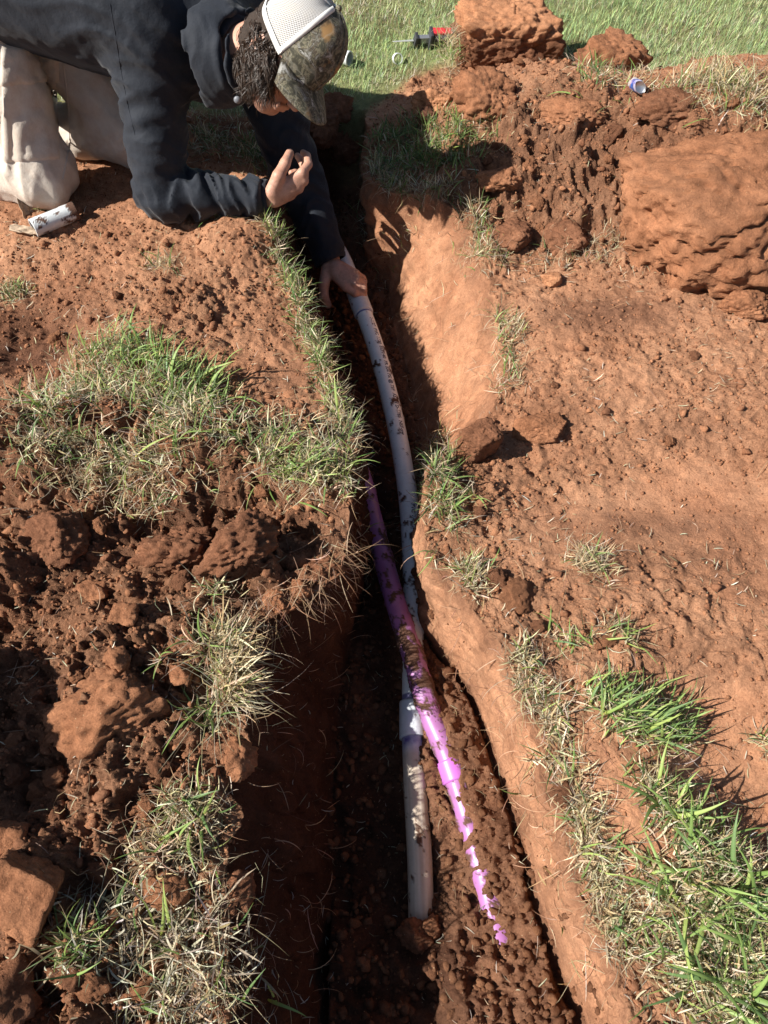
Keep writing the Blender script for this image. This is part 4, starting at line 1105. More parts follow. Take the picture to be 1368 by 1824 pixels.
def surface(fn, lo, hi, h, B_=6, pad=1.6):
    lo = np.array(lo, float); hi = np.array(hi, float)
    nb = np.ceil((hi-lo)/(h*B_)).astype(int); n = nb*B_
    c = np.stack(np.meshgrid(*[lo[k]+(np.arange(nb[k])+.5)*B_*h for k in range(3)], indexing='ij'), -1).reshape(-1, 3)
    dc = fn(c).reshape(nb)
    D = np.repeat(np.repeat(np.repeat(dc, B_, 0), B_, 1), B_, 2).astype(np.float32)
    act = np.argwhere(np.abs(dc) < B_*h*.87*pad)
    loc = np.stack(np.meshgrid(*[np.arange(B_)]*3, indexing='ij'), -1).reshape(-1, 3)
    for s in range(0, len(act), 1500):
        ix = (act[s:s+1500, None]*B_+loc[None]).reshape(-1, 3)
        D[ix[:, 0], ix[:, 1], ix[:, 2]] = fn(lo+(ix+.5)*h)
    S = D < 0
    cs = np.zeros(tuple(n-1), np.int8)
    for dx in (0, 1):
        for dy in (0, 1):
            for dz in (0, 1): cs += S[dx:n[0]-1+dx, dy:n[1]-1+dy, dz:n[2]-1+dz]
    cell = np.argwhere((cs > 0) & (cs < 8))
    idx = -np.ones(cs.shape, np.int64); idx[cell[:, 0], cell[:, 1], cell[:, 2]] = np.arange(len(cell))
    acc = np.zeros((len(cell), 3)); cnt = np.zeros(len(cell))
    cor = [(x, y, z) for x in (0, 1) for y in (0, 1) for z in (0, 1)]
    for a in cor:
        for ax in range(3):
            if a[ax]: continue
            b = list(a); b[ax] = 1
            va = D[cell[:, 0]+a[0], cell[:, 1]+a[1], cell[:, 2]+a[2]]; vb = D[cell[:, 0]+b[0], cell[:, 1]+b[1], cell[:, 2]+b[2]]
            m = (va < 0) != (vb < 0); t = np.where(m, va/np.where(m, va-vb, 1), 0)
            pt = np.repeat(np.array(a, float)[None], len(cell), 0); pt[:, ax] += t
            acc += pt*m[:, None]; cnt += m
    V = lo+(cell+.5+acc/cnt[:, None])*h
    F = []
    for ax in range(3):
        u, v = [(1, 2), (2, 0), (0, 1)][ax]
        sl0 = [slice(None)]*3; sl1 = [slice(None)]*3; sl0[ax] = slice(0, n[ax]-1); sl1[ax] = slice(1, n[ax])
        e = np.argwhere(S[tuple(sl0)] != S[tuple(sl1)])
        e = e[(e[:, u] > 0) & (e[:, v] > 0) & (e[:, u] < n[u]-1) & (e[:, v] < n[v]-1)]
        q = []
        for du, dv in ((1, 1), (0, 1), (0, 0), (1, 0)):
            g = e.copy(); g[:, u] -= du; g[:, v] -= dv; q.append(idx[g[:, 0], g[:, 1], g[:, 2]])
        q = np.stack(q, 1); flip = ~S[e[:, 0], e[:, 1], e[:, 2]]
        q[flip] = q[flip][:, ::-1]; F.append(q[(q >= 0).all(1)])
    return V, np.concatenate(F)

# ---------------------------------------------------------------- the man
MAN = empty('person', (-.75, 1.9, 0), 'kneeling man in navy jacket, beige trousers and camo cap reaching into the trench', 'person')
def man_part(name, V, F, mat, parent=None, **kw):
    r = MAN if parent is None else parent
    o = mesh_obj(name, np.asarray(V)-np.array(MAN.location), F, mat, r, **kw); return o
# joints
SH_R = vec(-.555, 1.865, .405); EL_R = vec(-.590, 1.765, .062); WR_R = att(474, 350, 1.925)
SH_L = vec(-.345, 2.10, .34); EL_L = att(536, 335, 2.13); WR_L = att(588, 462, 2.175)
CH = vec(-.52, 2.00, .445); PV = vec(-1.06, 2.12, .50)
NK = att(415, 95, 1.70)
# head frame
HO = att(508, 92, 1.64)
_tc = -ray(508, 92); _tc /= np.linalg.norm(_tc); _rt = vec(1, 0, 0)-_tc[0]*_tc; _rt /= np.linalg.norm(_rt); _up = np.cross(_tc, _rt)
HC = .72*_rt+.60*_up+.34*_tc; HC /= np.linalg.norm(HC)
HF = .34*_rt-.80*_up+.45*_tc; HF -= (HF@HC)*HC; HF /= np.linalg.norm(HF)
HR = np.cross(HF, HC)
HM = np.stack([HF, HC, HR])
def hp(f, c, r=0): return HO+HF*f+HC*c+HR*r
def head_sdf(p):
    d = ellipsoid(p, hp(0, .035), (.093, .085, .074), HM)
    d = smin(d, ellipsoid(p, hp(.020, -.045), (.062, .070, .056), HM), .03)      # face
    d = smin(d, capsule(p, hp(.058, -.098, .012), hp(.058, -.098, -.012), .020, .020), .022)  # chin
    d = smin(d, capsule(p, hp(.050, -.098, .015), hp(-.018, -.060, .052), .014, .012), .022)  # jaw
    d = smin(d, capsule(p, hp(.050, -.098, -.015), hp(-.018, -.060, -.052), .014, .012), .022)
    d = smin(d, capsule(p, hp(.085, -.005), hp(.107, -.040), .007, .0105), .012)  # nose
    d = smin(d, capsule(p, hp(.098, -.044, .010), hp(.098, -.044, -.010), .0065, .0065), .006)
    d = smin(d, capsule(p, hp(.084, .012, .03), hp(.084, .012, -.03), .010, .010), .012)      # brow
    for s in (1, -1):
        d = smin(d, ellipsoid(p, hp(.055, -.030, .036*s), (.018, .018, .016), HM), .015)      # cheek
        d = smax(d, -ellipsoid(p, hp(.090, -.008, .031*s), (.010, .009, .014), HM), .008)     # eye socket
        d = smin(d, ellipsoid(p, hp(.076, -.008, .030*s), (.012, .010, .012), HM), .002)
        e = ellipsoid(p, hp(-.012, -.012, .076*s), (.016, .028, .008), HM)
        e = smax(e, -ellipsoid(p, hp(-.010, -.012, .086*s), (.009, .017, .008), HM), .004)
        d = smin(d, e, .006)
    d = smin(d, capsule(p, hp(.087, -.066, .017), hp(.087, -.066, -.017), .005, .005), .006)  # lips
    d = smin(d, capsule(p, hp(.084, -.077, .014), hp(.084, -.077, -.014), .0058, .0058), .006)
    d = smax(d, -capsule(p, hp(.094, -.0715, .02), hp(.094, -.0715, -.02), .0025, .0025), .003)
    return d
TORSO_END = vec(-1.05, 2.10, .50)
def finger(p, pts, r, k=.004):
    d = None
    for i in range(len(pts)-1):
        e = capsule(p, pts[i], pts[i+1], r[i], r[i+1]); d = e if d is None else smin(d, e, k)
    return d
# right (near) hand, half closed, thumb up
t0 = 1.905
RH = dict(w=WR_R,
          thumb=[att(484, 342, t0-.01), att(496, 314, t0-.035), att(508, 291, t0-.038), att(516, 273, t0-.022)],
          index=[att(492, 340, t0), att(538, 308, t0-.02), att(549, 293, t0-.005), att(547, 278, t0+.004), att(540, 272, t0+.012)],
          middle=[att(492, 344, t0+.004), att(541, 322, t0-.006), att(543, 300, t0+.022), att(536, 285, t0+.034), att(530, 278, t0+.034)],
          ring=[att(490, 352, t0+.01), att(532, 336, t0+.006), att(536, 318, t0+.040), att(526, 308, t0+.050), att(519, 308, t0+.044)],
          little=[att(488, 358, t0+.014), att(518, 348, t0+.02), att(522, 330, t0+.05), att(515, 320, t0+.056), att(509, 319, t0+.050)])
def hand_sdf(p, H, extra):
    d = None
    for nm, r in (('index', (.017, .0125, .0110, .0098, .0084)), ('middle', (.018, .0125, .0110, .0098, .0086)), ('ring', (.017, .0120, .0104, .0094, .0080)), ('little', (.016, .0110, .0092, .0082, .0070))):
        q = H[nm]; m = capsule(p, q[0], q[1], r[0], r[1]); f = finger(p, q[1:], r[1:])
        e = smin(m, f, .004)
        d = m if d is None else smin(d, m, .014)
        H.setdefault('_f', {})[nm] = f
    for nm in ('index', 'middle', 'ring', 'little'): d = smin(d, H['_f'][nm], .0035)
    th = finger(p, H['thumb'], (.018, .0160, .0135, .0112), .005)
    d = smin(d, th, .010)
    for (a, b, ra, rb, k) in extra: d = smin(d, capsule(p, a, b, ra, rb), k)
    return d
# left hand over the pipe: back of the hand up, thumb on the near-left side
t1 = 2.15
LH = dict(w=WR_L,
          thumb=[att(583, 478, t1+.005), att(577, 505, t1+.0), att(577, 526, t1+.012), att(584, 543, t1+.035)],
          index=[att(592, 484, t1), att(616, 512, t1-.018), att(632, 522, t1-.018), att(646, 524, t1-.004), att(653, 524, t1+.018)],
          middle=[att(600, 482, t1), att(632, 506, t1-.022), att(648, 514, t1-.014), att(657, 524, t1+.008), att(658, 534, t1+.028)],
          ring=[att(606, 480, t1), att(637, 497, t1-.016), att(650, 505, t1-.0), att(657, 514, t1+.022), att(656, 524, t1+.040)],
          little=[att(608, 476, t1+.004), att(634, 487, t1-.006), att(646, 495, t1+.014), att(651, 504, t1+.032), att(649, 512, t1+.048)])
def body_sdf(p):
    d = head_sdf(p)
    d = smin(d, capsule(p, hp(-.03, -.02), NK+vec(-.05, .04, -.02), .058, .050), .03)
    d = smin(d, capsule(p, NK+vec(-.10, .08, -.05), PV, .05, .08), .02)
    d = smin(d, capsule(p, SH_R+vec(.03, .08, -.03), SH_L, .04, .045), .02)
    d = smin(d, capsule(p, SH_R, EL_R+vec(0, 0, .012), .042, .036), .015)
    d = smin(d, capsule(p, EL_R+vec(0, 0, .012), WR_R, .036, .026), .01)
    d = smin(d, capsule(p, SH_L, EL_L, .046, .038), .03)
    d = smin(d, capsule(p, EL_L, WR_L, .038, .027), .01)
    d = smin(d, hand_sdf(p, RH, [(WR_R, RH['middle'][0], .0255, .021, .01)]), .008)
    d = smin(d, hand_sdf(p, LH, [(WR_L, LH['middle'][0], .026, .021, .01)]), .008)
    return d
k = NT('skin'); co = k.obj()
n1 = k.noise(35, 4, .6, co); n2 = k.noise(420, 3, .6, co)
c = k.ramp(n1, [(.3, (.40, .205, .14)), (.55, (.50, .275, .195)), (.75, (.56, .31, .23))])
c = k.mix(k.math('MULTIPLY', k.ramp(k.noise(120, 5, .7, co), [(.5, (0, 0, 0)), (.68, (1, 1, 1))]), .45), c, (.20, .105, .07))
k.l(c, k.b.inputs['Base Color']); k.b.inputs['Roughness'].default_value = .5
k.b.inputs['Subsurface Weight'].default_value = .12; k.b.inputs['Subsurface Radius'].default_value = (.012, .005, .003); k.b.inputs['Subsurface Scale'].default_value = .6
k.l(k.bump(n2, .0006, .8), k.b.inputs['Normal'])
M_SKIN = k.m
import time; _t = time.time()
V, F = surface(body_sdf, (-1.2, 1.50, -.26), (-.05, 2.24, .62), .0032, 8)
man_part('body', V, F, M_SKIN); print('body', len(V), time.time()-_t)
# nails
M_NAIL = simple_mat('fingernail', (.62, .40, .33), .35)
def nail(name, c, along, out, w, l):
    along = along/np.linalg.norm(along); out = out-(out@along)*along; out /= np.linalg.norm(out); sd = np.cross(along, out)
    V = []; F = []
    for i in range(5):
        for j in range(5):
            u = (i/4-.5)*2; v = (j/4-.5)*2; wid = w*(1-.25*max(u, 0)**3)
            V.append(c+along*u*l+sd*v*wid-out*(v*v*w*.35)+out*.0004)
    for i in range(4):
        for j in range(4): F.append((i*5+j, i*5+j+1, i*5+j+6, i*5+j+5))
    return man_part(name, V, F, M_NAIL)
th = RH['thumb']; toc = np.array([0, 0, CAM_H])-th[3]; toc /= np.linalg.norm(toc)
nail('thumbnail', th[3]+toc*.0114+(th[3]-th[2])*.12, th[3]-th[2], toc, .0062, .0078)

# ---- jacket
def wrinkle(p, a, b, freq, amp, seed, sharp=1.0):
    """folds that run round a limb from a to b"""
    ab = b-a; L = np.linalg.norm(ab); ab = ab/L
    q = p-a; t = q@ab; r = q-t[:, None]*ab
    n = pn(t*freq+2.2*pn(r[:, 0]*9+seed, r[:, 1]*9, r[:, 2]*9), r[:, 0]*7+seed, r[:, 1]*7+r[:, 2]*5)
    return amp*(np.abs(n)*2*sharp-.5)
def jacket_sdf(p):
    PL, PR = PV+vec(.02, .10, .03), PV+vec(.0, -.11, .03)
    CL, CR = CH+vec(.10, .10, -.02), CH+vec(-.03, -.10, .02)
    d = smin(capsule(p, PL, CL, .15, .135), capsule(p, PR, CR, .152, .13), .08)
    d = smin(d, capsule(p, PV+vec(0, 0, -.05), CH+vec(.06, -.03, -.085), .125, .130), .06)
    d = smin(d, capsule(p, SH_R+vec(.03, .04, .0), SH_L+vec(-.02, 0, .03), .092, .092), .07)
    d = smin(d, capsule(p, CH+vec(.05, 0, .04), NK+vec(.00, .02, .0), .09, .078), .05)
    up = capsule(p, SH_R, EL_R+vec(0, 0, .028), .088, .066)
    fore = capsule(p, EL_R+vec(0, 0, .022), WR_R, .064, .040)
    uL = capsule(p, SH_L, EL_L, .088, .072); fL = capsule(p, EL_L, WR_L, .072, .049)
    w1 = wrinkle(p, SH_R, EL_R, 24, .011, 1.0); w2 = wrinkle(p, EL_R, WR_R, 30, .021, 2.0)
    dn = np.exp(-(np.linalg.norm(p-(EL_R+vec(.05, 0, .06)), axis=1)/.09)**2)
    w3 = wrinkle(p, SH_L, WR_L, 22, .007, 3.0)
    d = smin(d, up+w1*.6+dn*.012*pn(p[:, 0]*20+p[:, 2]*26, p[:, 1]*8, p[:, 2]*7), .05)
    d = smin(d, fore+w2, .022)
    d = smin(d, uL+w3, .05); d = smin(d, fL+w3, .03)
    # soft drape and tension folds over the back and shoulder
    n = fbm(p[:, 0]*.8+p[:, 2]*.5, p[:, 1]*.55, p[:, 2]*1.1, 7, 3)
    q = pn((p[:, 0]*.8+p[:, 2]*1.0)*22+1.5*pn(p[:, 0]*6, p[:, 1]*6, p[:, 2]*6), p[:, 1]*5, p[:, 0]*2)
    g1 = np.abs(pn((p[:, 0]*.5+p[:, 2]*1.0+p[:, 1]*.3)*16+1.8*pn(p[:, 0]*4, p[:, 1]*4, p[:, 2]*4), p[:, 1]*4, p[:, 0]*3+4))
    g2 = np.abs(pn((p[:, 0]*.9-p[:, 2]*.6)*30+1.5*pn(p[:, 0]*7, p[:, 1]*7, p[:, 2]*7), p[:, 1]*9, p[:, 2]*6))
    d = d+.007*n+.004*q+.013*(np.minimum(g1, .35)-.2)+.006*(np.minimum(g2, .3)-.15)*sstep(-.2, .3, pn(p[:, 0]*5, p[:, 1]*5, p[:, 2]*5))+.001*pn(p[:, 0]*60, p[:, 1]*45, p[:, 2]*60)
    # open at the wrists and at the neck
    ax = (WR_R-EL_R)/np.linalg.norm(WR_R-EL_R); d = smax(d, np.where(np.linalg.norm(p-WR_R, axis=1) < .12, (p-WR_R)@ax+.002, -1), .006)
    ax = (WR_L-EL_L)/np.linalg.norm(WR_L-EL_L); d = smax(d, np.where(np.linalg.norm(p-WR_L, axis=1) < .14, (p-WR_L)@ax+.002, -1), .006)
    ax = (hp(0, -.02)-NK); ax /= np.linalg.norm(ax); d = smax(d, np.where(np.linalg.norm(p-NK, axis=1) < .16, (p-(NK+ax*.045))@ax, -1), .01)
    d = smax(d, -(np.minimum(capsule(p, NK+ax*.0, NK+ax*.2, .058, .066), 1)), .01)
    return d
k = NT('navy_cloth'); co = k.obj()
w = k.noise(900, 3, .6, co)
c = k.ramp(k.noise(14, 4, .6, co), [(.3, (.0095, .0125, .019)), (.7, (.015, .019, .028))])
k.l(c, k.b.inputs['Base Color']); k.b.inputs['Roughness'].default_value = .72
k.b.inputs['Sheen Weight'].default_value = .10; k.b.inputs['Sheen Roughness'].default_value = .5
k.b.inputs['Specular IOR Level'].default_value = .22
k.l(k.bump(k.noise(60, 5, .65, co), .0022, .8, k.bump(w, .0005)), k.b.inputs['Normal'])
M_NAVY = k.m
_t = time.time()
V, F = surface(jacket_sdf, (-1.35, 1.55, -.22), (-.10, 2.45, .78), .005, 6)
jk = man_part('jacket', V, F, M_NAVY); print('jacket', len(V), time.time()-_t)
# cuffs
def ring_band(name, c, ax, r, wd, mat, parent, puff=.004, n=48, seed=1, squash=1.0):
    ax = ax/np.linalg.norm(ax); s = np.cross(ax, vec(0, 0, 1)); s /= np.linalg.norm(s); u = np.cross(s, ax)
    prof = [(-.5, -.006), (-.5, .0), (-.42, .6), (-.2, 1), (.0, .85), (.2, 1), (.42, .55), (.5, 0), (.5, -.006), (.46, -1.2)]
    V = []; F = []
    for i, (h, pf) in enumerate(prof):
        for q in range(n):
            a = 2*math.pi*q/n; rr = r+puff*pf*(1+.35*math.sin(a*19+seed)*(abs(h) < .45))
            V.append(c+ax*h*wd+(s*math.cos(a)+u*math.sin(a)*squash)*rr)
    for i in range(len(prof)-1):
        for q in range(n): F.append((i*n+q, i*n+(q+1) % n, (i+1)*n+(q+1) % n, (i+1)*n+q))
    return man_part(name, V, F, mat, parent)
ring_band('cuff', WR_R-(WR_R-EL_R)/np.linalg.norm(WR_R-EL_R)*.006, WR_R-EL_R, .0385, .030, M_NAVY, jk, .0035)
ring_band('cuff', WR_L-(WR_L-EL_L)/np.linalg.norm(WR_L-EL_L)*.008, WR_L-EL_L, .046, .032, M_NAVY, jk, .004)
# collar / hood lying round the neck
def hood_sdf(p):
    q0 = NK+(hp(0, -.02)-NK)*.12; ax = hp(0, -.02)-NK; ax /= np.linalg.norm(ax)
    r = p-q0; h = r@ax; rad = np.sqrt(np.maximum((r*r).sum(1)-h*h, 0))
    d = np.sqrt(((rad-.082-.35*np.maximum(-h, 0))/1.0)**2+((h+.025)/2.9)**2)-.0165
    d = d+.010*fbm(p[:, 0], p[:, 1], p[:, 2], 9, 3)-.006*np.exp(-((h-.035)/.006)**2)+.006*np.exp(-((h-.022)/.004)**2)
    d = d+.005*(np.minimum(np.abs(pn(h*26+4*pn(p[:, 0]*7, p[:, 1]*7, p[:, 2]*7), p[:, 2]*6, p[:, 0]*6)), .35)-.2)
    return smax(d, -(rad-.060), .006)
V, F = surface(hood_sdf, tuple(NK-.17), tuple(NK+.17), .0045, 6)
man_part('collar', V, F, M_NAVY, jk)
M_TOG = simple_mat('grey_toggle', (.16, .17, .19), .5)
v, f = ico(2); tg = att(423, 178, 1.70)
man_part('cord_toggle', v*np.array([.009, .006, .009])+tg, f, M_TOG, jk)

# ---- trousers
KN_R = vec(-.942, 1.865, .085); HIP_R = vec(-.985, 1.97, .50); AN_R = vec(-1.36, 1.95, .06)
KN_L = vec(-.725, 2.05, .085); HIP_L = vec(-1.0, 2.20, .48); AN_L = vec(-1.14, 2.13, .055)
def trouser_sdf(p):
    d = smin(capsule(p, HIP_R, KN_R, .108, .082), ellipsoid(p, KN_R+vec(.0, 0, .0), (.090, .085, .085)), .05)
    d = smin(d, capsule(p, KN_R+vec(0, 0, -.01), AN_R, .078, .07), .03)
    ax = (KN_R-HIP_R)/np.linalg.norm(KN_R-HIP_R)
    t = (p-HIP_R)@ax
    d = d+wrinkle(p, HIP_R, KN_R, 12, .006, 5.)
    # patch pocket and its flap on the outside of the near thigh
    side = np.abs(p[:, 0]-(HIP_R+ax*t[:, None])[:, 0]+.0)
    near = (p[:, 1] < (HIP_R+ax*t[:, None])[:, 1]-.03)
    pk = sstep(.125, .131, t)*sstep(.335, .329, t)*sstep(.075, .069, side)*near
    fl = sstep(.10, .106, t)*sstep(.170, .164, t)*sstep(.080, .074, side)*near
    d = d
    e = smin(capsule(p, HIP_L, KN_L, .105, .078), capsule(p, KN_L, AN_L, .076, .068), .04)
    e = e+wrinkle(p, KN_L, AN_L, 13, .006, 6.)
    d = smin(d, e, .02)
    d = smin(d, capsule(p, HIP_R+vec(-.02, 0, .02), HIP_L+vec(-.02, 0, .0), .115, .115), .05)
    n = fbm(p[:, 0], p[:, 1]*1.0, p[:, 2]*.6, 13, 4)
    f = pn(p[:, 0]*30+1.2*pn(p[:, 0]*8, p[:, 1]*8, p[:, 2]*8), p[:, 1]*30, p[:, 2]*9)
    d = d+.0055*n+.003*np.abs(f)
    return smax(d, -(p[:, 2]-.004-.006*pn(p[:, 0]*12, p[:, 1]*12)), .01)
k = NT('beige_canvas'); co = k.obj()
c = k.ramp(k.noise(7, 5, .65, co), [(.3, (.50, .44, .375)), (.7, (.64, .585, .515))])
sz = k.n('ShaderNodeSeparateXYZ'); k.l(co, sz.inputs[0])
dm = k.math('MULTIPLY', k.ramp(k.noise(24, 5, .7, co), [(.42, (0, 0, 0)), (.7, (1, 1, 1))]), .40)
c = k.mix(dm, c, (.38, .25, .18))
k.l(c, k.b.inputs['Base Color']); k.b.inputs['Roughness'].default_value = .88; k.b.inputs['Specular IOR Level'].default_value = .2
k.l(k.bump(k.noise(70, 5, .65, co), .002, .8, k.bump(k.noise(700, 2, .5, co), .0006)), k.b.inputs['Normal'])
M_BEIGE = k.m
_t = time.time()
V, F = surface(trouser_sdf, (-1.55, 1.70, -.03), (-.58, 2.42, .72), .0055, 6)
tr = man_part('trousers', V, F, M_BEIGE); print('trousers', len(V), time.time()-_t)
# boots, soles towards the left
M_BOOT = simple_mat('brown_leather', (.16, .09, .05), .7, nscale=60, bump=.002)
for an, dr in ((AN_R, vec(-1, .05, 0)), (AN_L, vec(-1, .1, 0))):
    def boot(p, an=an, dr=dr/np.linalg.norm(dr)):
        d = capsule(p, an+vec(.06, 0, 0), an+dr*.03, .055, .058)
        d = smin(d, capsule(p, an+dr*.05+vec(0, 0, .03), an+dr*.09+vec(0, 0, -.015), .045, .035), .03)
        return d
    V, F = surface(boot, tuple(an-.22), tuple(an+.16), .007, 6); man_part('boot', V, F, M_BOOT)

# ---- cap
k = NT('camo_cloth'); co = k.obj()
n1 = k.n('ShaderNodeTexNoise'); n1.inputs['Scale'].default_value = 26; n1.inputs['Detail'].default_value = 5; n1.inputs['Roughness'].default_value = .65; n1.inputs['Distortion'].default_value = 1.6; k.l(co, n1.inputs['Vector'])
c = k.ramp(n1.outputs['Fac'], [(.36, (.030, .028, .020)), (.45, (.075, .07, .045)), (.50, (.20, .18, .12)), (.54, (.07, .05, .03)), (.61, (.16, .155, .13)), (.68, (.42, .41, .38))])
n2 = k.n('ShaderNodeTexNoise'); n2.inputs['Scale'].default_value = 60; n2.inputs['Detail'].default_value = 4; n2.inputs['Distortion'].default_value = 3.; k.l(co, n2.inputs['Vector'])
c = k.mix(k.ramp(n2.outputs['Fac'], [(.55, (0, 0, 0)), (.60, (1, 1, 1))]), c, (.05, .045, .03))
c = k.mix(k.ramp(k.noise(15, 3, .6, co), [(.6, (0, 0, 0)), (.68, (1, 1, 1))]), c, (.34, .19, .07))
wv = k.n('ShaderNodeTexWave', wave_type='BANDS'); wv.inputs['Scale'].default_value = 9; wv.inputs['Distortion'].default_value = 22; wv.inputs['Detail'].default_value = 3; k.l(co, wv.inputs['Vector'])
c = k.mix(k.ramp(wv.outputs['Fac'], [(.93, (0, 0, 0)), (.97, (.2, .2, .2))]), c, (.42, .40, .33))
k.l(c, k.b.inputs['Base Color']); k.b.inputs['Roughness'].default_value = .85; k.l(k.bump(k.noise(900, 2, .5, co), .0006), k.b.inputs['Normal'])
M_CAMO = k.m
k = NT('white_mesh')
uv = k.n('ShaderNodeUVMap'); sp = k.n('ShaderNodeSeparateXYZ'); k.l(uv.outputs[0], sp.inputs[0])
su = k.math('SINE', k.math('MULTIPLY', sp.outputs[0], 2*math.pi)); sv = k.math('SINE', k.math('MULTIPLY', sp.outputs[1], 2*math.pi))
hole = k.math('GREATER_THAN', k.math('MULTIPLY', su, sv), .18)
c = k.mix(hole, (.55, .54, .53), (.10, .095, .095))
soil = k.ramp(k.noise(18, 4, .6, k.obj()), [(.45, (0, 0, 0)), (.7, (.35, .35, .35))]); c = k.mix(soil, c, (.45, .39, .30))
k.l(c, k.b.inputs['Base Color']); k.b.inputs['Roughness'].default_value = .8
k.l(k.bump(k.math('MULTIPLY', hole, -1.0), .0008), k.b.inputs['Normal'])
M_MESH = k.m
M_WCL = simple_mat('white_binding', (.66, .65, .62), .8, nscale=60, namp=.15)
CAPO = hp(.000, .026); CT = R(-6)   # cap axis tipped a little
CF = HF*math.cos(CT)+HC*math.sin(CT); CC = HC*math.cos(CT)-HF*math.sin(CT)
def cap_pt(a, e, k=1.0):
    rf = .103+.006*math.cos(a); rr = .087; ce = math.cos(e)**.72 if e < math.pi/2-1e-4 else 0; se = math.sin(e)
    fr = max(0, math.cos(a))
    h = .118*se*(1+.10*fr)
    push = 1+.05*fr*math.sin(2*e)
    wob = .0016*math.sin(a*7+e*5)
    return CAPO+(CF*(rf*math.cos(a)*ce*push)+HR*(rr*math.sin(a)*ce))*k+CC*(h*k)+(CF*math.cos(a)+HR*math.sin(a))*wob
def dome(name, a0, a1, na, mat, parent, k=1.0, uvs=False):
    ne = 26; V = []; F = []; UV = []
    for sh in (0, 1):
        for i in range(ne+1):
            for j in range(na+1):
                a = a0+(a1-a0)*j/na; e = math.pi/2*.995*i/ne
                V.append(cap_pt(a, e, k-sh*.016)); UV.append((a*.095/.0050, e*.11/.0050))
    n1_ = (ne+1)*(na+1)
    for i in range(ne):
        for j in range(na):
            b = i*(na+1)+j; F.append((b, b+1, b+na+2, b+na+1)); F.append((n1_+b, n1_+b+na+1, n1_+b+na+2, n1_+b+1))
    for j in range(na): F.append((j, n1_+j, n1_+j+1, j+1))
    for i in range(ne):
        for j in (0, na):
            b = i*(na+1)+j; c_ = b+na+1; F.append((b, c_, n1_+c_, n1_+b))
    o = man_part(name, V, F, mat, parent)
    if uvs:
        ul = o.data.uv_layers.new(name='UVMap')
        for lp in o.data.loops: ul.data[lp.index].uv = UV[lp.vertex_index]
    return o
FA = R(66)
cap = dome('cap', -FA, FA, 40, M_CAMO, None)
dome('mesh_panel', FA, 2*math.pi-FA, 60, M_MESH, cap, uvs=True)
def strip(name, pts, wdt, lift, mat, parent, norm):
    V = []; F = []; pts = np.array(pts); T = np.gradient(pts, axis=0); T /= np.linalg.norm(T, axis=1)[:, None]
    N = pts-norm; N /= np.linalg.norm(N, axis=1)[:, None]; S = np.cross(T, N)
    for q, s, nn in zip(pts, S, N):
        V += [q-s*wdt/2-nn*.001, q-s*wdt/2+nn*lift, q+nn*lift*1.6, q+s*wdt/2+nn*lift, q+s*wdt/2-nn*.001]
    for i in range(len(pts)-1):
        for j in range(4): b = i*5+j; F.append((b, b+1, b+6, b+5))
    return man_part(name, V, F, mat, parent)
ctr = CAPO+CC*.03
es = np.linspace(0, 1.5, 24)
for s in (1, -1):
    strip('seam_binding', [cap_pt(s*(FA+.03), e, 1.008) for e in es], .011, .0014, M_WCL, cap, ctr)
    strip('seam_binding', [cap_pt(s*R(122), e, 1.004) for e in es], .006, .001, M_WCL, cap, ctr)
strip('seam_binding', [cap_pt(0, e, 1.002) for e in es], .003, .0012, M_CAMO, cap, ctr)
strip('sweatband_edge', [cap_pt(a, .02, 1.008) for a in np.linspace(FA, 2*math.pi-FA, 50)], .014, .0012, M_WCL, cap, ctr)
v, f = ico(2); man_part('button', v*np.array([.007, .007, .007])+cap_pt(0, 1.56, 1.0), f, M_CAMO, cap)
# brim
V = []; F = []; nu, nv = 40, 14
for sh in (0, 1):
    for i in range(nu+1):
        a = -R(62)+R(124)*i/nu; b0 = cap_pt(a, .01, 1.0)
        L = .072*max(0, math.cos(a*1.28))**.42
        for j in range(nv+1):
            t = j/nv; out = (CF*1.0+HR*math.sin(a)*.18); out = out/np.linalg.norm(out)
            sag = -(math.sin(a)**2)*.030*t-.012*t*t
            V.append(b0+out*L*t+CC*(sag-sh*.0032)+HR*0)
nn_ = (nu+1)*(nv+1)
for i in range(nu):
    for j in range(nv):
        b = i*(nv+1)+j; F.append((b, b+nv+1, b+nv+2, b+1)); F.append((nn_+b, nn_+b+1, nn_+b+nv+2, nn_+b+nv+1))
    b = i*(nv+1)+nv; F.append((b, b+nv+1, nn_+b+nv+1, nn_+b))
man_part('brim', V, F, M_CAMO, cap)
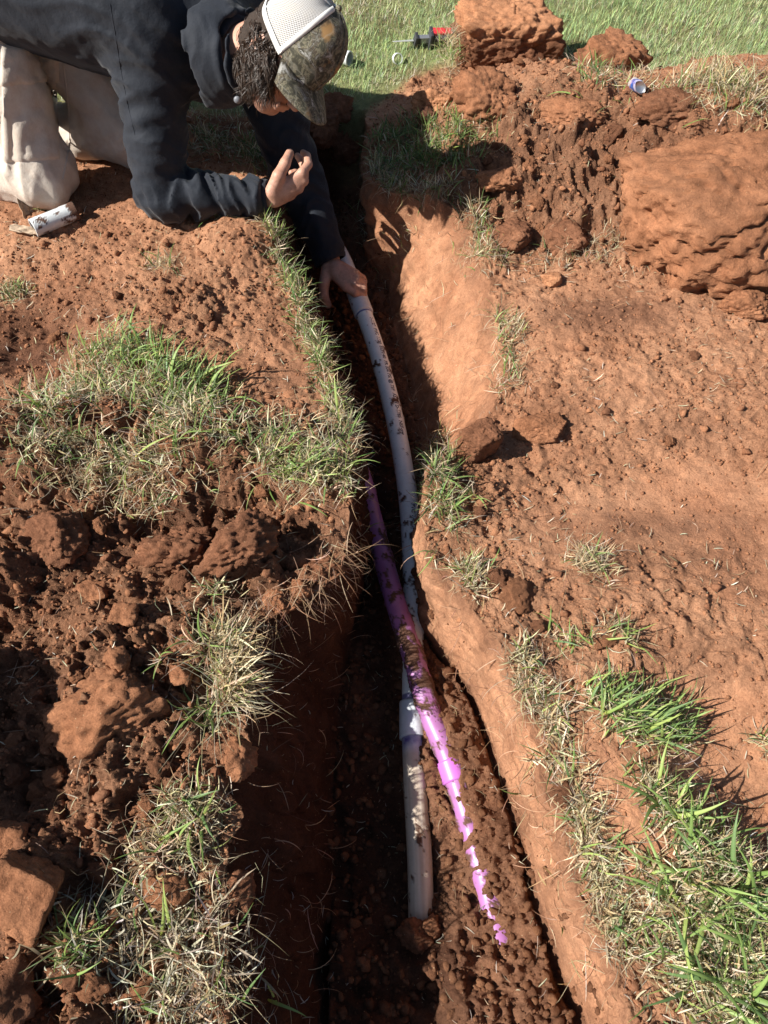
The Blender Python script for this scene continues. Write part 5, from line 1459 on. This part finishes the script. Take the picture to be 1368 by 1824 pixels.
# hair: dark curls from under the cap at the side and the back
k = NT('dark_hair'); k.b.inputs['Base Color'].default_value = (.040, .023, .014, 1); k.b.inputs['Roughness'].default_value = .38; k.b.inputs['Specular IOR Level'].default_value = .6
M_HAIR = k.m
rh = np.random.default_rng(4); V = []; F = []; off = 0
def curl(p0, dirn, L, r, rad, turns, ph, nst=26):
    global off
    dirn = dirn/np.linalg.norm(dirn); a = np.cross(dirn, vec(.3, .5, .8)); a /= np.linalg.norm(a); b = np.cross(dirn, a)
    t = np.linspace(0, 1, nst); grav = vec(0, 0, -1)*(.35*L*t**2)[:, None]
    env = np.clip(t*3, 0, 1)*rad
    pts = p0+dirn*(L*t)[:, None]+grav+(np.cos(ph+turns*6.28*t)*env)[:, None]*a+(np.sin(ph+turns*6.28*t)*env)[:, None]*b
    T = np.gradient(pts, axis=0); T /= np.linalg.norm(T, axis=1)[:, None]; S = np.cross(T, vec(.1, .2, .97)); S /= np.linalg.norm(S, axis=1)[:, None]+1e-6; U = np.cross(S, T)
    w = r*np.clip(1.1-t**6, .15, 1)
    for k3 in range(3):
        an = k3*2.094; V.append(pts+(S*math.cos(an)+U*math.sin(an)*.7)*w[:, None])
    o = off; n = nst
    for k3 in range(3):
        k4 = (k3+1) % 3
        i = np.arange(n-1); F.append(np.stack([o+k3*n+i, o+k4*n+i, o+k4*n+i+1, o+k3*n+i+1], 1))
    off += 3*n
for q in range(270):
    a = rh.uniform(R(75), R(285)) if q % 3 == 0 else rh.uniform(R(66), R(140)); c_ = rh.uniform(-.075, .022)
    if q >= 190: a = rh.uniform(R(95), R(215)); c_ = rh.uniform(-.02, .03)
    if R(55) < a < R(84): c_ = rh.uniform(-.025, .012)
    rf, rr = .092, .078; k_ = math.sqrt(max(.2, 1-((c_-.02)/.13)**2))
    out = HF*math.cos(a)+HR*math.sin(a); tang = -HF*math.sin(a)+HR*math.cos(a)
    p0 = hp(rf*math.cos(a)*k_, c_, rr*math.sin(a)*k_)
    L = rh.uniform(.035, .075); rad = rh.uniform(.008, .015); turns = rh.uniform(.6, 1.1)*(1 if rh.uniform() < .5 else -1); ph = rh.uniform(0, 6.3)
    d0 = out*rh.uniform(.05, .45)-HC*rh.uniform(.3, 1.2)+HF*rh.uniform(-.1, .9)+tang*rh.normal(0, .3)+vec(0, 0, -.5)
    for w_ in range(13 if q % 5 else 3):
        j = rh.normal(size=3)*.0030
        curl(p0+j, d0+rh.normal(size=3)*.07, L*rh.uniform(.85, 1.1), rh.uniform(.0006, .0013), rad*rh.uniform(.9, 1.1), turns*rh.uniform(.9, 1.1), ph+rh.normal(0, .22), 30)
man_part('hair', np.concatenate(V), np.concatenate(F), M_HAIR)
def scalp(p):
    d = ellipsoid(p, hp(-.008, .02), (.094, .092, .081), HM)
    d = smin(d, ellipsoid(p, hp(-.05, -.035), (.045, .05, .066), HM), .03)
    d = d+.006*fbm(p[:, 0], p[:, 1], p[:, 2], 38, 3)
    q = p-HO; f_ = q@HF; c_ = q@HC
    return smax(d, smax(f_-.022, -(c_-.03)-.0, .004) if False else np.minimum(f_-.020+np.clip(-.02-c_, 0, 1)*.5, .05), .006)
V2, F2 = surface(scalp, tuple(HO-.16), tuple(HO+.16), .005, 6)
M_HB = simple_mat('dark_scalp_hair', (.028, .017, .011), .9, nscale=200, namp=.4, bump=.003)
man_part('hair_base', V2, F2, M_HB)
# ---- sewn details laid on the cloth
def onto(sdf, px, py, t=1.2):
    o = np.array([0, 0, CAM_H])[None]; D = np.array([ray(a, b) for a, b in zip(px, py)]); L = np.linalg.norm(D, axis=1); D = D/L[:, None]
    s_ = np.full(len(D), t)
    for _ in range(60): s_ = s_+np.clip(sdf(o+D*s_[:, None]), -.02, .06)*.7
    P_ = o+D*s_[:, None]; e = .003; N_ = np.stack([sdf(P_+np.eye(3)[k_]*e)-sdf(P_-np.eye(3)[k_]*e) for k_ in range(3)], 1); N_ /= np.linalg.norm(N_, axis=1)[:, None]
    return P_, N_
def patch(name, sdf, quad, mat, parent, nu=26, nv=26, th=.006):
    (a, b, c_, d_) = [np.array(q, float) for q in quad]
    u, v = np.meshgrid(np.linspace(0, 1, nu), np.linspace(0, 1, nv), indexing='ij'); u = u.ravel(); v = v.ravel()
    q = (a*(1-u)[:, None]+b*u[:, None])*(1-v)[:, None]+(d_*(1-u)[:, None]+c_*u[:, None])*v[:, None]
    P_, N_ = onto(sdf, q[:, 0], q[:, 1]); ed = np.minimum(np.minimum(u, 1-u)*nu, np.minimum(v, 1-v)*nv)
    hgt_ = th*np.clip(ed/1.2, -.3, 1)*(1+.3*pn(u*6, v*6, 1.))-.002*np.exp(-((ed-2.2)/.6)**2)-.0015*(ed < .01)
    V = P_+N_*hgt_[:, None]
    F = [(i*nv+j, (i+1)*nv+j, (i+1)*nv+j+1, i*nv+j+1) for i in range(nu-1) for j in range(nv-1)]
    return man_part(name, V, F, mat, parent)
def seam(name, sdf, line, mat, parent, r=.0022, n=60):
    L_ = np.array(line, float); t = np.linspace(0, len(L_)-1, n); px = np.interp(t, range(len(L_)), L_[:, 0]); py = np.interp(t, range(len(L_)), L_[:, 1])
    P_, N_ = onto(sdf, px, py); ok = P_[:, 2] > -.3; P_ = P_[ok]-N_[ok]*r*.3
    for _ in range(2): P_[1:-1] = (P_[:-2]+P_[2:]+2*P_[1:-1])/4
    T, S, U = frames(P_); a = np.linspace(0, 6.283, 6, endpoint=False)
    V = (P_[:, None]+(np.cos(a)[None, :, None]*S[:, None]+np.sin(a)[None, :, None]*U[:, None])*r).reshape(-1, 3); m_ = len(P_)
    F = [(i*6+j, i*6+(j+1) % 6, (i+1)*6+(j+1) % 6, (i+1)*6+j) for i in range(m_-1) for j in range(6)]
    return man_part(name, V, F, mat, parent)
patch('cargo_pocket', trouser_sdf, [(2, 95), (98, 95), (108, 285), (4, 292)], M_BEIGE, tr, th=.007)
patch('pocket_flap', trouser_sdf, [(0, 78), (104, 86), (106, 148), (0, 158)], M_BEIGE, tr, nv=12, th=.012)
seam('trouser_seam', trouser_sdf, [(112, 110), (122, 190), (124, 260), (112, 320)], M_BEIGE, tr, r=.003)
seam('shoulder_seam', jacket_sdf, [(196, 8), (205, 60), (214, 120), (228, 190), (240, 240)], M_NAVY, jk, r=.0013)
